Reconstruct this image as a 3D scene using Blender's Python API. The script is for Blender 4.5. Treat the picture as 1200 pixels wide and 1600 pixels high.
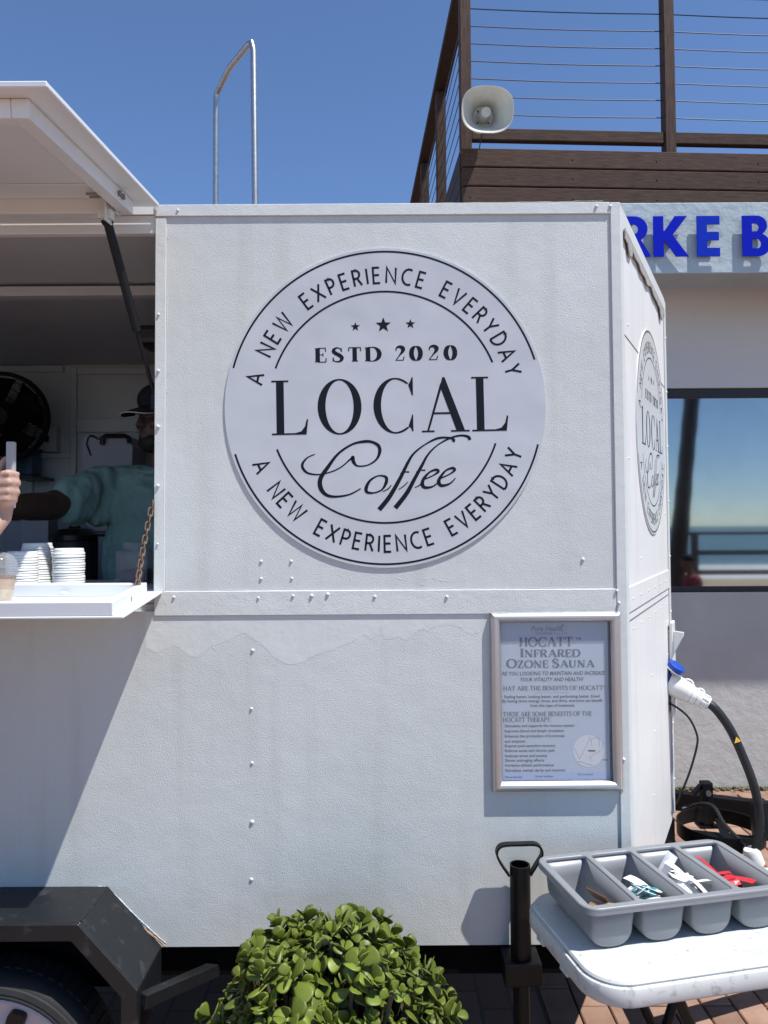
import bpy, bmesh, math, random
from mathutils import Matrix, Vector, Quaternion, noise

for _o in list(bpy.data.objects):
    bpy.data.objects.remove(_o, do_unlink=True)
scene = bpy.context.scene
COL = scene.collection
R = math.radians

# ------------------------------------------------------------------ camera
CAM_Z = 1.70
cd = bpy.data.cameras.new("camera")
cam = bpy.data.objects.new("camera", cd)
COL.objects.link(cam)
cd.sensor_fit = 'VERTICAL'
cd.sensor_height = 36.0
cd.lens = 27.0
cd.clip_start = 0.05
cd.clip_end = 9000.0
cam.matrix_world = (Matrix.Translation((0, 0, CAM_Z)) @ Matrix.Rotation(R(90 + 2.1), 4, 'X')
                    @ Matrix.Rotation(R(-0.35), 4, 'Z'))
cd.shift_y = -0.0119
scene.camera = cam

# ------------------------------------------------------------------ sky and sun
SUN = Vector((1.55, -1.0, 3.8)).normalized()
SUN_EL = math.asin(SUN.z)
SUN_AZ = math.atan2(SUN.x, SUN.y)
world = bpy.data.worlds.new("World")
scene.world = world
world.use_nodes = True
wn = world.node_tree.nodes
wl = world.node_tree.links
bg = wn["Background"]
sky = wn.new("ShaderNodeTexSky")
sky.sky_type = 'NISHITA'
sky.sun_disc = False
sky.sun_elevation = SUN_EL
sky.sun_rotation = SUN_AZ
sky.altitude = 0
sky.air_density = 0.7
sky.dust_density = 0.05
sky.ozone_density = 6.5
wl.new(sky.outputs[0], bg.inputs[0])
bg.inputs[1].default_value = 0.15

sl = bpy.data.lights.new("sun", 'SUN')
sl.energy = 4.95
sl.angle = R(0.5)
sl.color = (1.0, 0.985, 0.955)
so = bpy.data.objects.new("sun", sl)
COL.objects.link(so)
so.location = SUN * 30
so.rotation_euler = SUN.to_track_quat('Z', 'Y').to_euler()

scene.view_settings.view_transform = 'Standard'
scene.view_settings.look = 'None'
scene.view_settings.gamma = 1.0
scene.view_settings.exposure = 0.35
scene.view_settings.use_curve_mapping = False
scene.cycles.use_denoising = True
scene.cycles.max_bounces = 10
scene.cycles.transparent_max_bounces = 12
scene.cycles.caustics_reflective = False
scene.cycles.caustics_refractive = False

# ------------------------------------------------------------------ materials
def mat(name, col, rough=0.5, metal=0.0, var=0.0, vscale=4.0, vcol=None, bump=0.0, bscale=60.0, bdist=0.002,
        bdetail=3.0, spec=0.5, coat=0.0, trans=0.0, ior=1.45, alpha=1.0, rand=0.0, stretch=None, bump2=None,
        rvar=0.0, vthr=None, streak=0.0):
    m = bpy.data.materials.new(name)
    m.use_nodes = True
    nt = m.node_tree
    N, L = nt.nodes, nt.links
    b = N["Principled BSDF"]
    b.inputs["Base Color"].default_value = (*col, 1)
    b.inputs["Roughness"].default_value = rough
    b.inputs["Metallic"].default_value = metal
    b.inputs["Specular IOR Level"].default_value = spec
    b.inputs["Coat Weight"].default_value = coat
    b.inputs["Transmission Weight"].default_value = trans
    b.inputs["IOR"].default_value = ior
    b.inputs["Alpha"].default_value = alpha
    tc = N.new("ShaderNodeTexCoord")
    src = tc.outputs["Object"]
    if stretch:
        mp = N.new("ShaderNodeMapping")
        mp.inputs["Scale"].default_value = stretch
        L.new(src, mp.inputs[0])
        src = mp.outputs[0]
    colsock = None
    if var > 0 or vcol:
        n = N.new("ShaderNodeTexNoise")
        n.inputs["Scale"].default_value = vscale
        n.inputs["Detail"].default_value = 6
        n.inputs["Roughness"].default_value = 0.6
        L.new(src, n.inputs["Vector"])
        cr = N.new("ShaderNodeValToRGB")
        lo, hi = vthr or (0.32, 0.68)
        cr.color_ramp.elements[0].position = lo
        cr.color_ramp.elements[1].position = hi
        c2 = vcol or tuple(c * (1 - var) for c in col)
        cr.color_ramp.elements[0].color = (*col, 1)
        cr.color_ramp.elements[1].color = (*c2, 1)
        L.new(n.outputs[0], cr.inputs[0])
        colsock = cr.outputs[0]
        if rvar:
            ma = N.new("ShaderNodeMath"); ma.operation = 'MULTIPLY_ADD'
            ma.inputs[1].default_value = rvar
            ma.inputs[2].default_value = rough - rvar * 0.5
            L.new(n.outputs[0], ma.inputs[0])
            L.new(ma.outputs[0], b.inputs["Roughness"])
    if streak > 0:
        mp2 = N.new("ShaderNodeMapping"); mp2.inputs["Scale"].default_value = (9, 9, .55)
        L.new(tc.outputs["Object"], mp2.inputs[0])
        n5 = N.new("ShaderNodeTexNoise"); n5.inputs["Scale"].default_value = 2.0; n5.inputs["Detail"].default_value = 5
        L.new(mp2.outputs[0], n5.inputs["Vector"])
        r5 = N.new("ShaderNodeValToRGB"); r5.color_ramp.elements[0].position = .52; r5.color_ramp.elements[1].position = .80
        r5.color_ramp.elements[0].color = (1, 1, 1, 1); r5.color_ramp.elements[1].color = (1 - streak, 1 - streak * 1.1, 1 - streak * 1.35, 1)
        L.new(n5.outputs[0], r5.inputs[0])
        mx = N.new("ShaderNodeMix"); mx.data_type = 'RGBA'; mx.blend_type = 'MULTIPLY'; mx.inputs[0].default_value = 1.0
        L.new(colsock, mx.inputs[6]); L.new(r5.outputs[0], mx.inputs[7])
        colsock = mx.outputs[2]
    if rand > 0:
        oi = N.new("ShaderNodeObjectInfo")
        hs = N.new("ShaderNodeHueSaturation")
        mr = N.new("ShaderNodeMapRange")
        mr.inputs[3].default_value = 1 - rand
        mr.inputs[4].default_value = 1 + rand
        L.new(oi.outputs["Random"], mr.inputs[0])
        L.new(mr.outputs[0], hs.inputs["Value"])
        if colsock:
            L.new(colsock, hs.inputs["Color"])
        else:
            hs.inputs["Color"].default_value = (*col, 1)
        colsock = hs.outputs[0]
    if colsock:
        L.new(colsock, b.inputs["Base Color"])
    prev = None
    if bump > 0:
        n2 = N.new("ShaderNodeTexNoise")
        n2.inputs["Scale"].default_value = bscale
        n2.inputs["Detail"].default_value = bdetail
        L.new(src, n2.inputs["Vector"])
        bp = N.new("ShaderNodeBump")
        bp.inputs["Strength"].default_value = bump
        bp.inputs["Distance"].default_value = bdist
        L.new(n2.outputs[0], bp.inputs["Height"])
        prev = bp
    if bump2:
        s2, st2, d2 = bump2
        n3 = N.new("ShaderNodeTexNoise")
        n3.inputs["Scale"].default_value = s2
        n3.inputs["Detail"].default_value = 2
        L.new(src, n3.inputs["Vector"])
        bp2 = N.new("ShaderNodeBump")
        bp2.inputs["Strength"].default_value = st2
        bp2.inputs["Distance"].default_value = d2
        L.new(n3.outputs[0], bp2.inputs["Height"])
        if prev:
            L.new(prev.outputs[0], bp2.inputs["Normal"])
        prev = bp2
    if prev:
        L.new(prev.outputs[0], b.inputs["Normal"])
    return m

M = {}
M['paint'] = mat('rolled white paint', (0.645, 0.665, 0.635), 0.42, var=0.11, vscale=1.7, bump=0.72, bscale=420, bdist=0.0016,
                 bdetail=2.5, bump2=(11, 0.35, 0.005), streak=0.085)
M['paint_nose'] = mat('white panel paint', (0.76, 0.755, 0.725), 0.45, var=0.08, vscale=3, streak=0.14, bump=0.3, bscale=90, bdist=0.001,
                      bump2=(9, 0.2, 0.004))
M['trim'] = mat('white painted trim', (0.67, 0.685, 0.655), 0.4, var=0.08, vscale=5, bump=0.6, bscale=330, bdist=0.0016,
                bump2=(30, 0.35, 0.003))
M['patch'] = mat('smooth flaked paint', (0.66, 0.68, 0.65), 0.4, var=0.08, vscale=9, bump=0.25, bscale=60, bdist=0.002, bump2=(25, 0.3, 0.003))
M['chassis'] = mat('under body black', (0.0025, 0.0025, 0.0028), 0.8, spec=0.1)
M['fanblack'] = mat('matt fan black', (0.0035, 0.0035, 0.004), 0.55, spec=0.25)
M['sheet'] = mat('smooth white sheet', (0.75, 0.775, 0.79), 0.35, var=0.05, vscale=3, bump2=(5, 0.1, 0.004))
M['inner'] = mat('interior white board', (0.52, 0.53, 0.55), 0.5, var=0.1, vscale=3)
M['seal'] = mat('weathered sealant', (0.42, 0.41, 0.38), 0.8, var=0.4, vscale=40, bump=0.8, bscale=80, bdist=0.004)
M['seam'] = mat('dark seam', (0.12, 0.12, 0.12), 0.8)
M['sign'] = mat('satin white sign board', (0.55, 0.56, 0.575), 0.22, var=0.10, vscale=3.2, spec=0.7, bump2=(4.0, 0.9, 0.010))
M['ink'] = mat('navy black vinyl', (0.007, 0.009, 0.014), 0.55, spec=0.2)
M['black'] = mat('black satin paint', (0.006, 0.006, 0.0065), 0.45, var=0.4, spec=0.35, vscale=14, bump=0.25, bscale=60, bdist=0.001)
M['fender'] = mat('scuffed black paint', (0.0085, 0.0095, 0.011), 0.45, vcol=(0.062, 0.063, 0.066), vscale=22, vthr=(0.58, 0.84),
                  bump=0.35, bscale=45, bdist=0.0015, rvar=0.3)
M['blackpl'] = mat('black plastic', (0.010, 0.010, 0.011), 0.35)
M['rubber'] = mat('tyre rubber', (0.022, 0.022, 0.023), 0.75, var=0.4, vscale=20, bump=0.4, bscale=90, bdist=0.001)
M['rim'] = mat('pinkish white rim', (0.62, 0.56, 0.57), 0.4, var=0.12, vscale=12)
M['steel'] = mat('galvanised pipe', (0.42, 0.43, 0.44), 0.38, 0.85, var=0.25, vscale=30, bump=0.2, bscale=80, bdist=0.0006)
M['bolt'] = mat('dull bolt steel', (0.25, 0.24, 0.23), 0.45, 0.8)
M['rust'] = mat('rusty chain', (0.20, 0.145, 0.115), 0.62, 0.5, vcol=(0.085, 0.048, 0.032), vscale=70)
M['rustp'] = mat('rust stain', (0.20, 0.085, 0.03), 0.85, vcol=(0.40, 0.27, 0.16), vscale=50, bump=0.8, bscale=120, bdist=0.002)
M['alu'] = mat('satin aluminium', (0.62, 0.61, 0.60), 0.34, 0.9, var=0.06, vscale=8, stretch=(1, 1, 1))
M['poster'] = mat('pale blue poster paper', (0.37, 0.425, 0.50), 0.45, var=0.06, vscale=6, coat=0.0)
M['posterlow'] = mat('pale poster footer', (0.30, 0.38, 0.56), 0.45)
M['pink'] = mat('poster blue ink', (0.010, 0.035, 0.11), 0.5)
M['ptext'] = mat('poster dark ink', (0.012, 0.014, 0.026), 0.5)
M['pgrey'] = mat('poster grey ink', (0.17, 0.18, 0.22), 0.5)
M['pwhite'] = mat('poster pale picture', (0.52, 0.52, 0.54), 0.5)
M['glass'] = mat('clear cover sheet', (1, 1, 1), 0.03, trans=1.0, ior=1.3)
M['skin_d'] = mat('dark brown skin', (0.085, 0.045, 0.032), 0.48, var=0.2, vscale=20)
M['skin_l'] = mat('light skin', (0.50, 0.31, 0.24), 0.5, var=0.12, vscale=35, bump=0.15, bscale=200, bdist=0.001)
M['skin_m'] = mat('tan skin', (0.20, 0.11, 0.08), 0.5)
M['teal'] = mat('teal cotton', (0.21, 0.34, 0.305), 0.9, var=0.12, vscale=6, bump2=(11, 0.9, 0.03))
M['cap'] = mat('black cap cloth', (0.010, 0.011, 0.018), 0.85)
M['piping'] = mat('white cap piping', (0.7, 0.7, 0.7), 0.7)
M['denim'] = mat('dark denim', (0.03, 0.04, 0.07), 0.9)
M['shirt'] = mat('grey cotton', (0.22, 0.23, 0.26), 0.9)
M['pinkshirt'] = mat('faded red cotton', (0.34, 0.07, 0.09), 0.9)
M['hair'] = mat('dark hair', (0.012, 0.010, 0.009), 0.7)
M['lid'] = mat('white moulded lid', (0.74, 0.74, 0.72), 0.38, rand=0.03)
M['clear'] = mat('clear plastic', (0.9, 0.92, 0.92), 0.08, alpha=0.16, spec=0.8)
M['coffee'] = mat('iced coffee', (0.34, 0.21, 0.12), 0.4, vcol=(0.50, 0.36, 0.23), vscale=22, vthr=(0.4, 0.62))
M['milk'] = mat('milky coffee', (0.62, 0.52, 0.38), 0.4, vcol=(0.48, 0.36, 0.24), vscale=26, vthr=(0.45, 0.7))
M['foam'] = mat('coffee foam', (0.30, 0.17, 0.10), 0.7, vcol=(0.16, 0.08, 0.04), vscale=60)
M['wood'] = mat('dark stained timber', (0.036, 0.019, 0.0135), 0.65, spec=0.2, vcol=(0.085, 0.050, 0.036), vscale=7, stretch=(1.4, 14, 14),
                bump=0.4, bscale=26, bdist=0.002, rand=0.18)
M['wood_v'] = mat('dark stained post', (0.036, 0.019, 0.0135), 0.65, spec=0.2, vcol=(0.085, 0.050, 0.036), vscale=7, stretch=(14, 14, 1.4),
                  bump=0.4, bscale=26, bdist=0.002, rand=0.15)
M['wood_y'] = mat('shade-toned stained side timber', (0.026, 0.015, 0.012), 0.65, spec=0.2, vcol=(0.05, 0.032, 0.025), vscale=7, stretch=(14, 1.4, 14),
                  bump=0.4, bscale=26, bdist=0.002, rand=0.15)  # same stained timber, the shade of the deck's left side mixed into its colour
M['cable'] = mat('dark steel cable', (0.05, 0.045, 0.05), 0.5, 0.4)
M['wall'] = mat('grey rendered wall', (0.50, 0.495, 0.465), 0.85, var=0.14, vscale=2.6, bump=0.5, bscale=14, bdist=0.010, bump2=(70, 0.4, 0.003))
M['wallw'] = mat('pale upper wall', (0.60, 0.61, 0.61), 0.8, var=0.06, vscale=2, bump=0.3, bscale=30, bdist=0.004)
M['fascia'] = mat('pale blue grey fascia', (0.40, 0.47, 0.50), 0.7, var=0.14, vscale=3, bump=0.7, bscale=13, bdist=0.012, bump2=(60, 0.4, 0.003))
M['blue'] = mat('blue acrylic letter', (0.001, 0.010, 0.40), 0.45, spec=0.12)
M['blue2'] = mat('faded blue acrylic', (0.004, 0.026, 0.40), 0.45, spec=0.12)
M['winframe'] = mat('black window frame', (0.014, 0.012, 0.013), 0.4)
M['horn'] = mat('cream horn plastic', (0.50, 0.495, 0.43), 0.5, var=0.12, vscale=12)
M['tray'] = mat('grey moulded plastic', (0.235, 0.245, 0.255), 0.36, var=0.06, vscale=8, bump=0.12, bscale=220, bdist=0.0005)
M['tabletop'] = mat('worn white plastic', (0.56, 0.58, 0.565), 0.45, vcol=(0.30, 0.29, 0.26), vscale=60, vthr=(0.60, 0.76), bump=0.3, bscale=130, bdist=0.0006)
M['tableedge'] = mat('scuffed white edge', (0.54, 0.54, 0.52), 0.5, vcol=(0.18, 0.165, 0.145), vscale=38, vthr=(0.54, 0.8))
M['stamp'] = mat('faint stamp', (0.50, 0.47, 0.46), 0.6)
M['plugw'] = mat('white plug plastic', (0.72, 0.71, 0.68), 0.42, var=0.06, vscale=20)
M['plugb'] = mat('blue plug plastic', (0.012, 0.06, 0.36), 0.4)
M['hose'] = mat('black cable sheath', (0.016, 0.016, 0.017), 0.5)
M['yellow'] = mat('yellow warning label', (0.65, 0.38, 0.03), 0.5)
M['paver'] = mat('red clay paver', (0.235, 0.13, 0.088), 0.85, vcol=(0.30, 0.19, 0.135), vscale=9, rand=0.2, bump=0.6, bscale=70, bdist=0.002)
M['sand'] = mat('beach sand', (0.50, 0.40, 0.28), 0.95, var=0.15, vscale=0.3)
M['foamw'] = mat('breaking surf', (0.80, 0.82, 0.82), 0.7, vcol=(0.18, 0.30, 0.30), vscale=0.25, vthr=(0.5, 0.75), stretch=(0.25, 1, 1))
M['sea'] = mat('green blue sea', (0.030, 0.085, 0.095), 0.25, vcol=(0.06, 0.14, 0.14), vscale=0.05, stretch=(0.2, 1, 1), bump=0.6, bscale=0.8, bdist=0.3)
M['trunk'] = mat('palm bark', (0.10, 0.08, 0.065), 0.9, bump=0.8, bscale=9, bdist=0.03, var=0.4, vscale=8)
M['frond'] = mat('palm frond', (0.06, 0.10, 0.03), 0.6)
M['weathered'] = mat('weathered rail timber', (0.14, 0.12, 0.10), 0.8)
M['leaf'] = mat('jade leaf', (0.150, 0.185, 0.021), 0.45, vcol=(0.095, 0.135, 0.018), vscale=25, rand=0.34, spec=0.45)
M['stem'] = mat('jade stem', (0.10, 0.085, 0.045), 0.8)
M['pot'] = mat('dark clay pot', (0.05, 0.045, 0.04), 0.7)
M['soil'] = mat('soil', (0.03, 0.02, 0.015), 0.95)
M['paper'] = mat('white sachet paper', (0.78, 0.78, 0.78), 0.5, rand=0.06)
M['pprint'] = mat('teal sachet print', (0.05, 0.30, 0.34), 0.5)
M['greyprint'] = mat('grey sachet print', (0.2, 0.2, 0.22), 0.5)
M['redsachet'] = mat('red sachet', (0.50, 0.02, 0.03), 0.4, rand=0.15)
M['stick'] = mat('wooden stirrer', (0.45, 0.30, 0.16), 0.7, rand=0.2)
M['brownpack'] = mat('brown sugar packet', (0.12, 0.07, 0.045), 0.6)
M['greybar'] = mat('pale grey plastic', (0.42, 0.42, 0.42), 0.5)
M['bluebox'] = mat('dull blue plastic', (0.05, 0.09, 0.17), 0.6)
M['urn'] = mat('dark steel urn', (0.07, 0.075, 0.09), 0.35, 0.6)
M['clearbox'] = mat('smoky clear plastic', (0.32, 0.32, 0.36), 0.15, alpha=0.35)
M['frosted'] = mat('milky storage box', (0.33, 0.32, 0.37), 0.5)
M['floor'] = mat('trailer floor', (0.10, 0.10, 0.10), 0.6)
M['winglass'] = mat('reflective tinted glass', (0.335, 0.345, 0.34), 0.035, 1.0, var=0.10, vscale=3.0)
# ground material: clay pavers carried on beyond the built ones
gm = bpy.data.materials.new('paved ground'); gm.use_nodes = True
_N, _L = gm.node_tree.nodes, gm.node_tree.links
_tc = _N.new("ShaderNodeTexCoord"); _mp = _N.new("ShaderNodeMapping")
_mp.inputs["Rotation"].default_value = (0, 0, R(90))
_bt = _N.new("ShaderNodeTexBrick")
_bt.inputs["Color1"].default_value = (0.235, 0.13, 0.088, 1)
_bt.inputs["Color2"].default_value = (0.28, 0.17, 0.12, 1)
_bt.inputs["Mortar"].default_value = (0.14, 0.11, 0.085, 1)
_bt.inputs["Scale"].default_value = 1.0
_bt.inputs["Mortar Size"].default_value = 0.006
_bt.inputs["Brick Width"].default_value = 0.216
_bt.inputs["Row Height"].default_value = 0.111
_L.new(_tc.outputs["Object"], _mp.inputs[0]); _L.new(_mp.outputs[0], _bt.inputs["Vector"])
_L.new(_bt.outputs[0], _N["Principled BSDF"].inputs["Base Color"])
_N["Principled BSDF"].inputs["Roughness"].default_value = 0.9
M['ground'] = gm

# ------------------------------------------------------------------ scene graph helpers
WM = {}
def link(o, parent=None, basis=None):
    COL.objects.link(o)
    basis = basis or Matrix.Identity(4)
    if parent is not None:
        o.parent = parent
        o.matrix_parent_inverse = WM[parent.name].inverted()
    o.matrix_basis = basis
    WM[o.name] = basis.copy()
    return o

def thing(name, label, cat, loc=(0, 0, 0), group=None):
    o = bpy.data.objects.new(name, None)
    o.empty_display_size = 0.05
    link(o, None, Matrix.Translation(loc))
    return tag(o, label, cat, group)

def tag(o, label=None, cat=None, group=None, kind=None):
    if label: o["label"] = label
    if cat: o["category"] = cat
    if group: o["group"] = group
    if kind: o["kind"] = kind
    return o

def place(name, mesh, m, parent, basis):
    """another object of shared mesh data"""
    o = bpy.data.objects.new(name, mesh)
    return link(o, parent, basis)

class MB:
    def __init__(s):
        s.v = []; s.f = []
    def add(s, vs, fs, mtx=None):
        b = len(s.v)
        s.v += [tuple(mtx @ Vector(p)) for p in vs] if mtx else [tuple(p) for p in vs]
        s.f += [tuple(i + b for i in f) for f in fs]
        return s
    def box(s, x0, x1, y0, y1, z0, z1, mtx=None):
        vs = [(x0, y0, z0), (x1, y0, z0), (x1, y1, z0), (x0, y1, z0), (x0, y0, z1), (x1, y0, z1), (x1, y1, z1), (x0, y1, z1)]
        fs = [(0, 3, 2, 1), (4, 5, 6, 7), (0, 1, 5, 4), (1, 2, 6, 5), (2, 3, 7, 6), (3, 0, 4, 7)]
        return s.add(vs, fs, mtx)
    def bar(s, p0, p1, w, h, up=(0, 0, 1)):
        p0, p1 = Vector(p0), Vector(p1)
        d = (p1 - p0); l = d.length; d.normalize()
        side = d.cross(Vector(up)).normalized(); u = side.cross(d)
        m = Matrix((( d.x, side.x, u.x, p0.x), (d.y, side.y, u.y, p0.y), (d.z, side.z, u.z, p0.z), (0, 0, 0, 1)))
        return s.box(0, l, -w / 2, w / 2, -h / 2, h / 2, m)
    def tube(s, pts, r, n=10, closed=False, mtx=None):
        P = [Vector(p) for p in pts]; k = len(P)
        rs = r if isinstance(r, (list, tuple)) else [r] * k
        vs, fs = [], []
        pn = None
        for i in range(k):
            if closed: t = P[(i + 1) % k] - P[i - 1]
            else: t = P[min(i + 1, k - 1)] - P[max(i - 1, 0)]
            t.normalize()
            if pn is None:
                a = Vector((0, 0, 1)) if abs(t.z) < 0.9 else Vector((1, 0, 0))
                nn = t.cross(a).normalized()
            else:
                nn = pn - t * pn.dot(t)
                nn = nn.normalized() if nn.length > 1e-6 else t.orthogonal().normalized()
            pn = nn; bb = t.cross(nn)
            for j in range(n):
                a = 2 * math.pi * j / n
                vs.append(P[i] + (nn * math.cos(a) + bb * math.sin(a)) * rs[i])
        for i in range(k if closed else k - 1):
            for j in range(n):
                a, b2 = i * n + j, i * n + (j + 1) % n
                c, d = ((i + 1) % k) * n + (j + 1) % n, ((i + 1) % k) * n + j
                fs.append((a, b2, c, d))
        if not closed:
            fs.append(tuple(range(n))[::-1]); fs.append(tuple((k - 1) * n + j for j in range(n)))
        return s.add(vs, fs, mtx)
    def lathe(s, prof, n=24, mtx=None, cap=True):
        """prof: (r, z) pairs round local z"""
        vs, fs = [], []
        for r, z in prof:
            for j in range(n):
                a = 2 * math.pi * j / n
                vs.append((r * math.cos(a), r * math.sin(a), z))
        k = len(prof)
        for i in range(k - 1):
            for j in range(n):
                fs.append((i * n + j, i * n + (j + 1) % n, (i + 1) * n + (j + 1) % n, (i + 1) * n + j))
        if cap:
            fs.append(tuple(range(n))[::-1]); fs.append(tuple((k - 1) * n + j for j in range(n)))
        return s.add(vs, fs, mtx)
    def prism(s, poly, d0, d1, mtx=None):
        """polygon in local xy pushed along local z"""
        n = len(poly)
        vs = [(x, y, d0) for x, y in poly] + [(x, y, d1) for x, y in poly]
        fs = [tuple(range(n))[::-1], tuple(range(n, 2 * n))] + [(i, (i + 1) % n, n + (i + 1) % n, n + i) for i in range(n)]
        return s.add(vs, fs, mtx)
    def ribbon(s, pts, w, z=0.0, mtx=None, closed=False):
        P = [Vector((p[0], p[1])) for p in pts]; k = len(P)
        ws = w if isinstance(w, (list, tuple)) else [w] * k
        vs, fs = [], []
        for i in range(k):
            if closed: a, b = P[i] - P[i - 1], P[(i + 1) % k] - P[i]
            else:
                a = P[i] - P[i - 1] if i else P[1] - P[0]
                b = P[i + 1] - P[i] if i < k - 1 else a
            a = a.normalized(); b = b.normalized()
            na, nb = Vector((-a.y, a.x)), Vector((-b.y, b.x))
            m = na + nb
            if m.length < 1e-4: m = na.copy()
            m.normalize()
            sc = min(2.2, 1.0 / max(0.3, m.dot(na)))
            vs.append((P[i].x + m.x * ws[i] * sc / 2, P[i].y + m.y * ws[i] * sc / 2, z))
            vs.append((P[i].x - m.x * ws[i] * sc / 2, P[i].y - m.y * ws[i] * sc / 2, z))
        for i in range(k if closed else k - 1):
            j = (i + 1) % k
            fs.append((2 * i, 2 * i + 1, 2 * j + 1, 2 * j))
        return s.add(vs, fs, mtx)
    def capsule(s, p0, p1, r0, r1, n=14, m=6):
        p0, p1 = Vector(p0), Vector(p1)
        d = (p1 - p0).normalized() if (p1 - p0).length > 1e-6 else Vector((0, 0, 1))
        pts, rs = [], []
        for i in range(m + 1):
            a = math.pi / 2 * i / m
            pts.append(p0 - d * r0 * math.cos(a)); rs.append(max(1e-4, r0 * math.sin(a)))
        for i in range(m + 1):
            a = math.pi / 2 * i / m
            pts.append(p1 + d * r1 * math.sin(a)); rs.append(max(1e-4, r1 * math.cos(a)))
        return s.tube(pts, rs, n)
    def ball(s, c, r, mtx=None, n=16, m=10):
        rx, ry, rz = r if isinstance(r, (list, tuple)) else (r, r, r)
        prof = []
        vs, fs = [], []
        for i in range(m + 1):
            a = math.pi * i / m
            for j in range(n):
                b = 2 * math.pi * j / n
                rr = max(1e-4, math.sin(a))
                vs.append((rx * rr * math.cos(b), ry * rr * math.sin(b), -rz * math.cos(a)))
        for i in range(m):
            for j in range(n):
                fs.append((i * n + j, i * n + (j + 1) % n, (i + 1) * n + (j + 1) % n, (i + 1) * n + j))
        fs.append(tuple(range(n))[::-1]); fs.append(tuple(m * n + j for j in range(n)))
        t = Matrix.Translation(c)
        return s.add(vs, fs, t @ mtx if mtx else t)
    def mesh(s, name, material, smooth=False, bevel=0.0, seg=2, recalc=True, angle=35):
        """mesh data about its own base point; returns (mesh, basis)"""
        xs = [p[0] for p in s.v]; ys = [p[1] for p in s.v]; zs = [p[2] for p in s.v]
        c = Vector(((min(xs) + max(xs)) / 2, (min(ys) + max(ys)) / 2, min(zs)))
        me = bpy.data.meshes.new(name)
        me.from_pydata([(p[0] - c.x, p[1] - c.y, p[2] - c.z) for p in s.v], [], s.f)
        bm = bmesh.new(); bm.from_mesh(me)
        if recalc: bmesh.ops.recalc_face_normals(bm, faces=bm.faces)
        if bevel > 0:
            es = [e for e in bm.edges if len(e.link_faces) == 2 and e.calc_face_angle(0) > R(angle)]
            bmesh.ops.bevel(bm, geom=es, offset=bevel, segments=seg, profile=0.6, affect='EDGES', clamp_overlap=True)
        for f in bm.faces: f.smooth = bool(smooth)
        bm.to_mesh(me); bm.free()
        if smooth and smooth != 'all':
            me.set_sharp_from_angle(angle=R(42))
        if material: me.materials.append(M[material])
        me.update()
        return me, Matrix.Translation(c)
    def build(s, name, material, parent=None, smooth=False, bevel=0.0, seg=2, recalc=True):
        me, basis = s.mesh(name, material, smooth, bevel, seg, recalc)
        o = bpy.data.objects.new(name, me)
        return link(o, parent, basis)

def solid(o, t, off=-1):
    m = o.modifiers.new("thickness", 'SOLIDIFY'); m.thickness = t; m.offset = off
    return o

def frame(origin, u, n):
    """local x along u, y up, z along outward normal n"""
    u, n = Vector(u).normalized(), Vector(n).normalized()
    up = n.cross(u)
    return Matrix(((u.x, up.x, n.x, origin[0]), (u.y, up.y, n.y, origin[1]), (u.z, up.z, n.z, origin[2]), (0, 0, 0, 1)))

def align(p, z):
    """local z axis along z, at p"""
    return Matrix.Translation(p) @ Vector(z).normalized().to_track_quat('Z', 'Y').to_matrix().to_4x4()

def catmull(pts, n=8, closed=False):
    P = [Vector(p) for p in pts]; out = []
    k = len(P)
    for i in range(k if closed else k - 1):
        if closed: a, b, c, d = P[i - 1], P[i], P[(i + 1) % k], P[(i + 2) % k]
        else: a, b, c, d = P[max(i - 1, 0)], P[i], P[i + 1], P[min(i + 2, k - 1)]
        for j in range(n):
            t = j / n
            out.append(0.5 * ((2 * b) + (c - a) * t + (2 * a - 5 * b + 4 * c - d) * t * t + (3 * b - a - 3 * c + d) * t ** 3))
    if not closed: out.append(P[-1])
    return out

def curve2d(loops, extrude, bevel=0.0, res=2):
    """filled planar shape with holes as a mesh (local xy, pushed along z both ways)"""
    cu = bpy.data.curves.new("tmp", 'CURVE'); cu.dimensions = '2D'; cu.fill_mode = 'BOTH'
    cu.extrude = extrude; cu.bevel_depth = bevel; cu.bevel_resolution = res
    for lp in loops:
        sp = cu.splines.new('POLY'); sp.points.add(len(lp) - 1); sp.use_cyclic_u = True
        for p, q in zip(sp.points, lp): p.co = (q[0], q[1], 0, 1)
    o = bpy.data.objects.new("tmp", cu); COL.objects.link(o)
    bpy.context.view_layer.update()
    me = bpy.data.meshes.new_from_object(o.evaluated_get(bpy.context.evaluated_depsgraph_get()))
    mb = MB(); mb.v = [tuple(v.co) for v in me.vertices]; mb.f = [tuple(p.vertices) for p in me.polygons]
    bpy.data.objects.remove(o, do_unlink=True); bpy.data.curves.remove(cu); bpy.data.meshes.remove(me)
    return mb

def moved(mb, mtx):
    o = MB(); o.f = list(mb.f); o.v = [tuple(mtx @ Vector(p)) for p in mb.v]
    return o

def rrect(x0, x1, y0, y1, r, n=6):
    out = []
    for cx, cy, a0 in ((x1 - r, y1 - r, 0), (x0 + r, y1 - r, 90), (x0 + r, y0 + r, 180), (x1 - r, y0 + r, 270)):
        for i in range(n + 1):
            a = R(a0 + 90 * i / n); out.append((cx + r * math.cos(a), cy + r * math.sin(a)))
    return out

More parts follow.
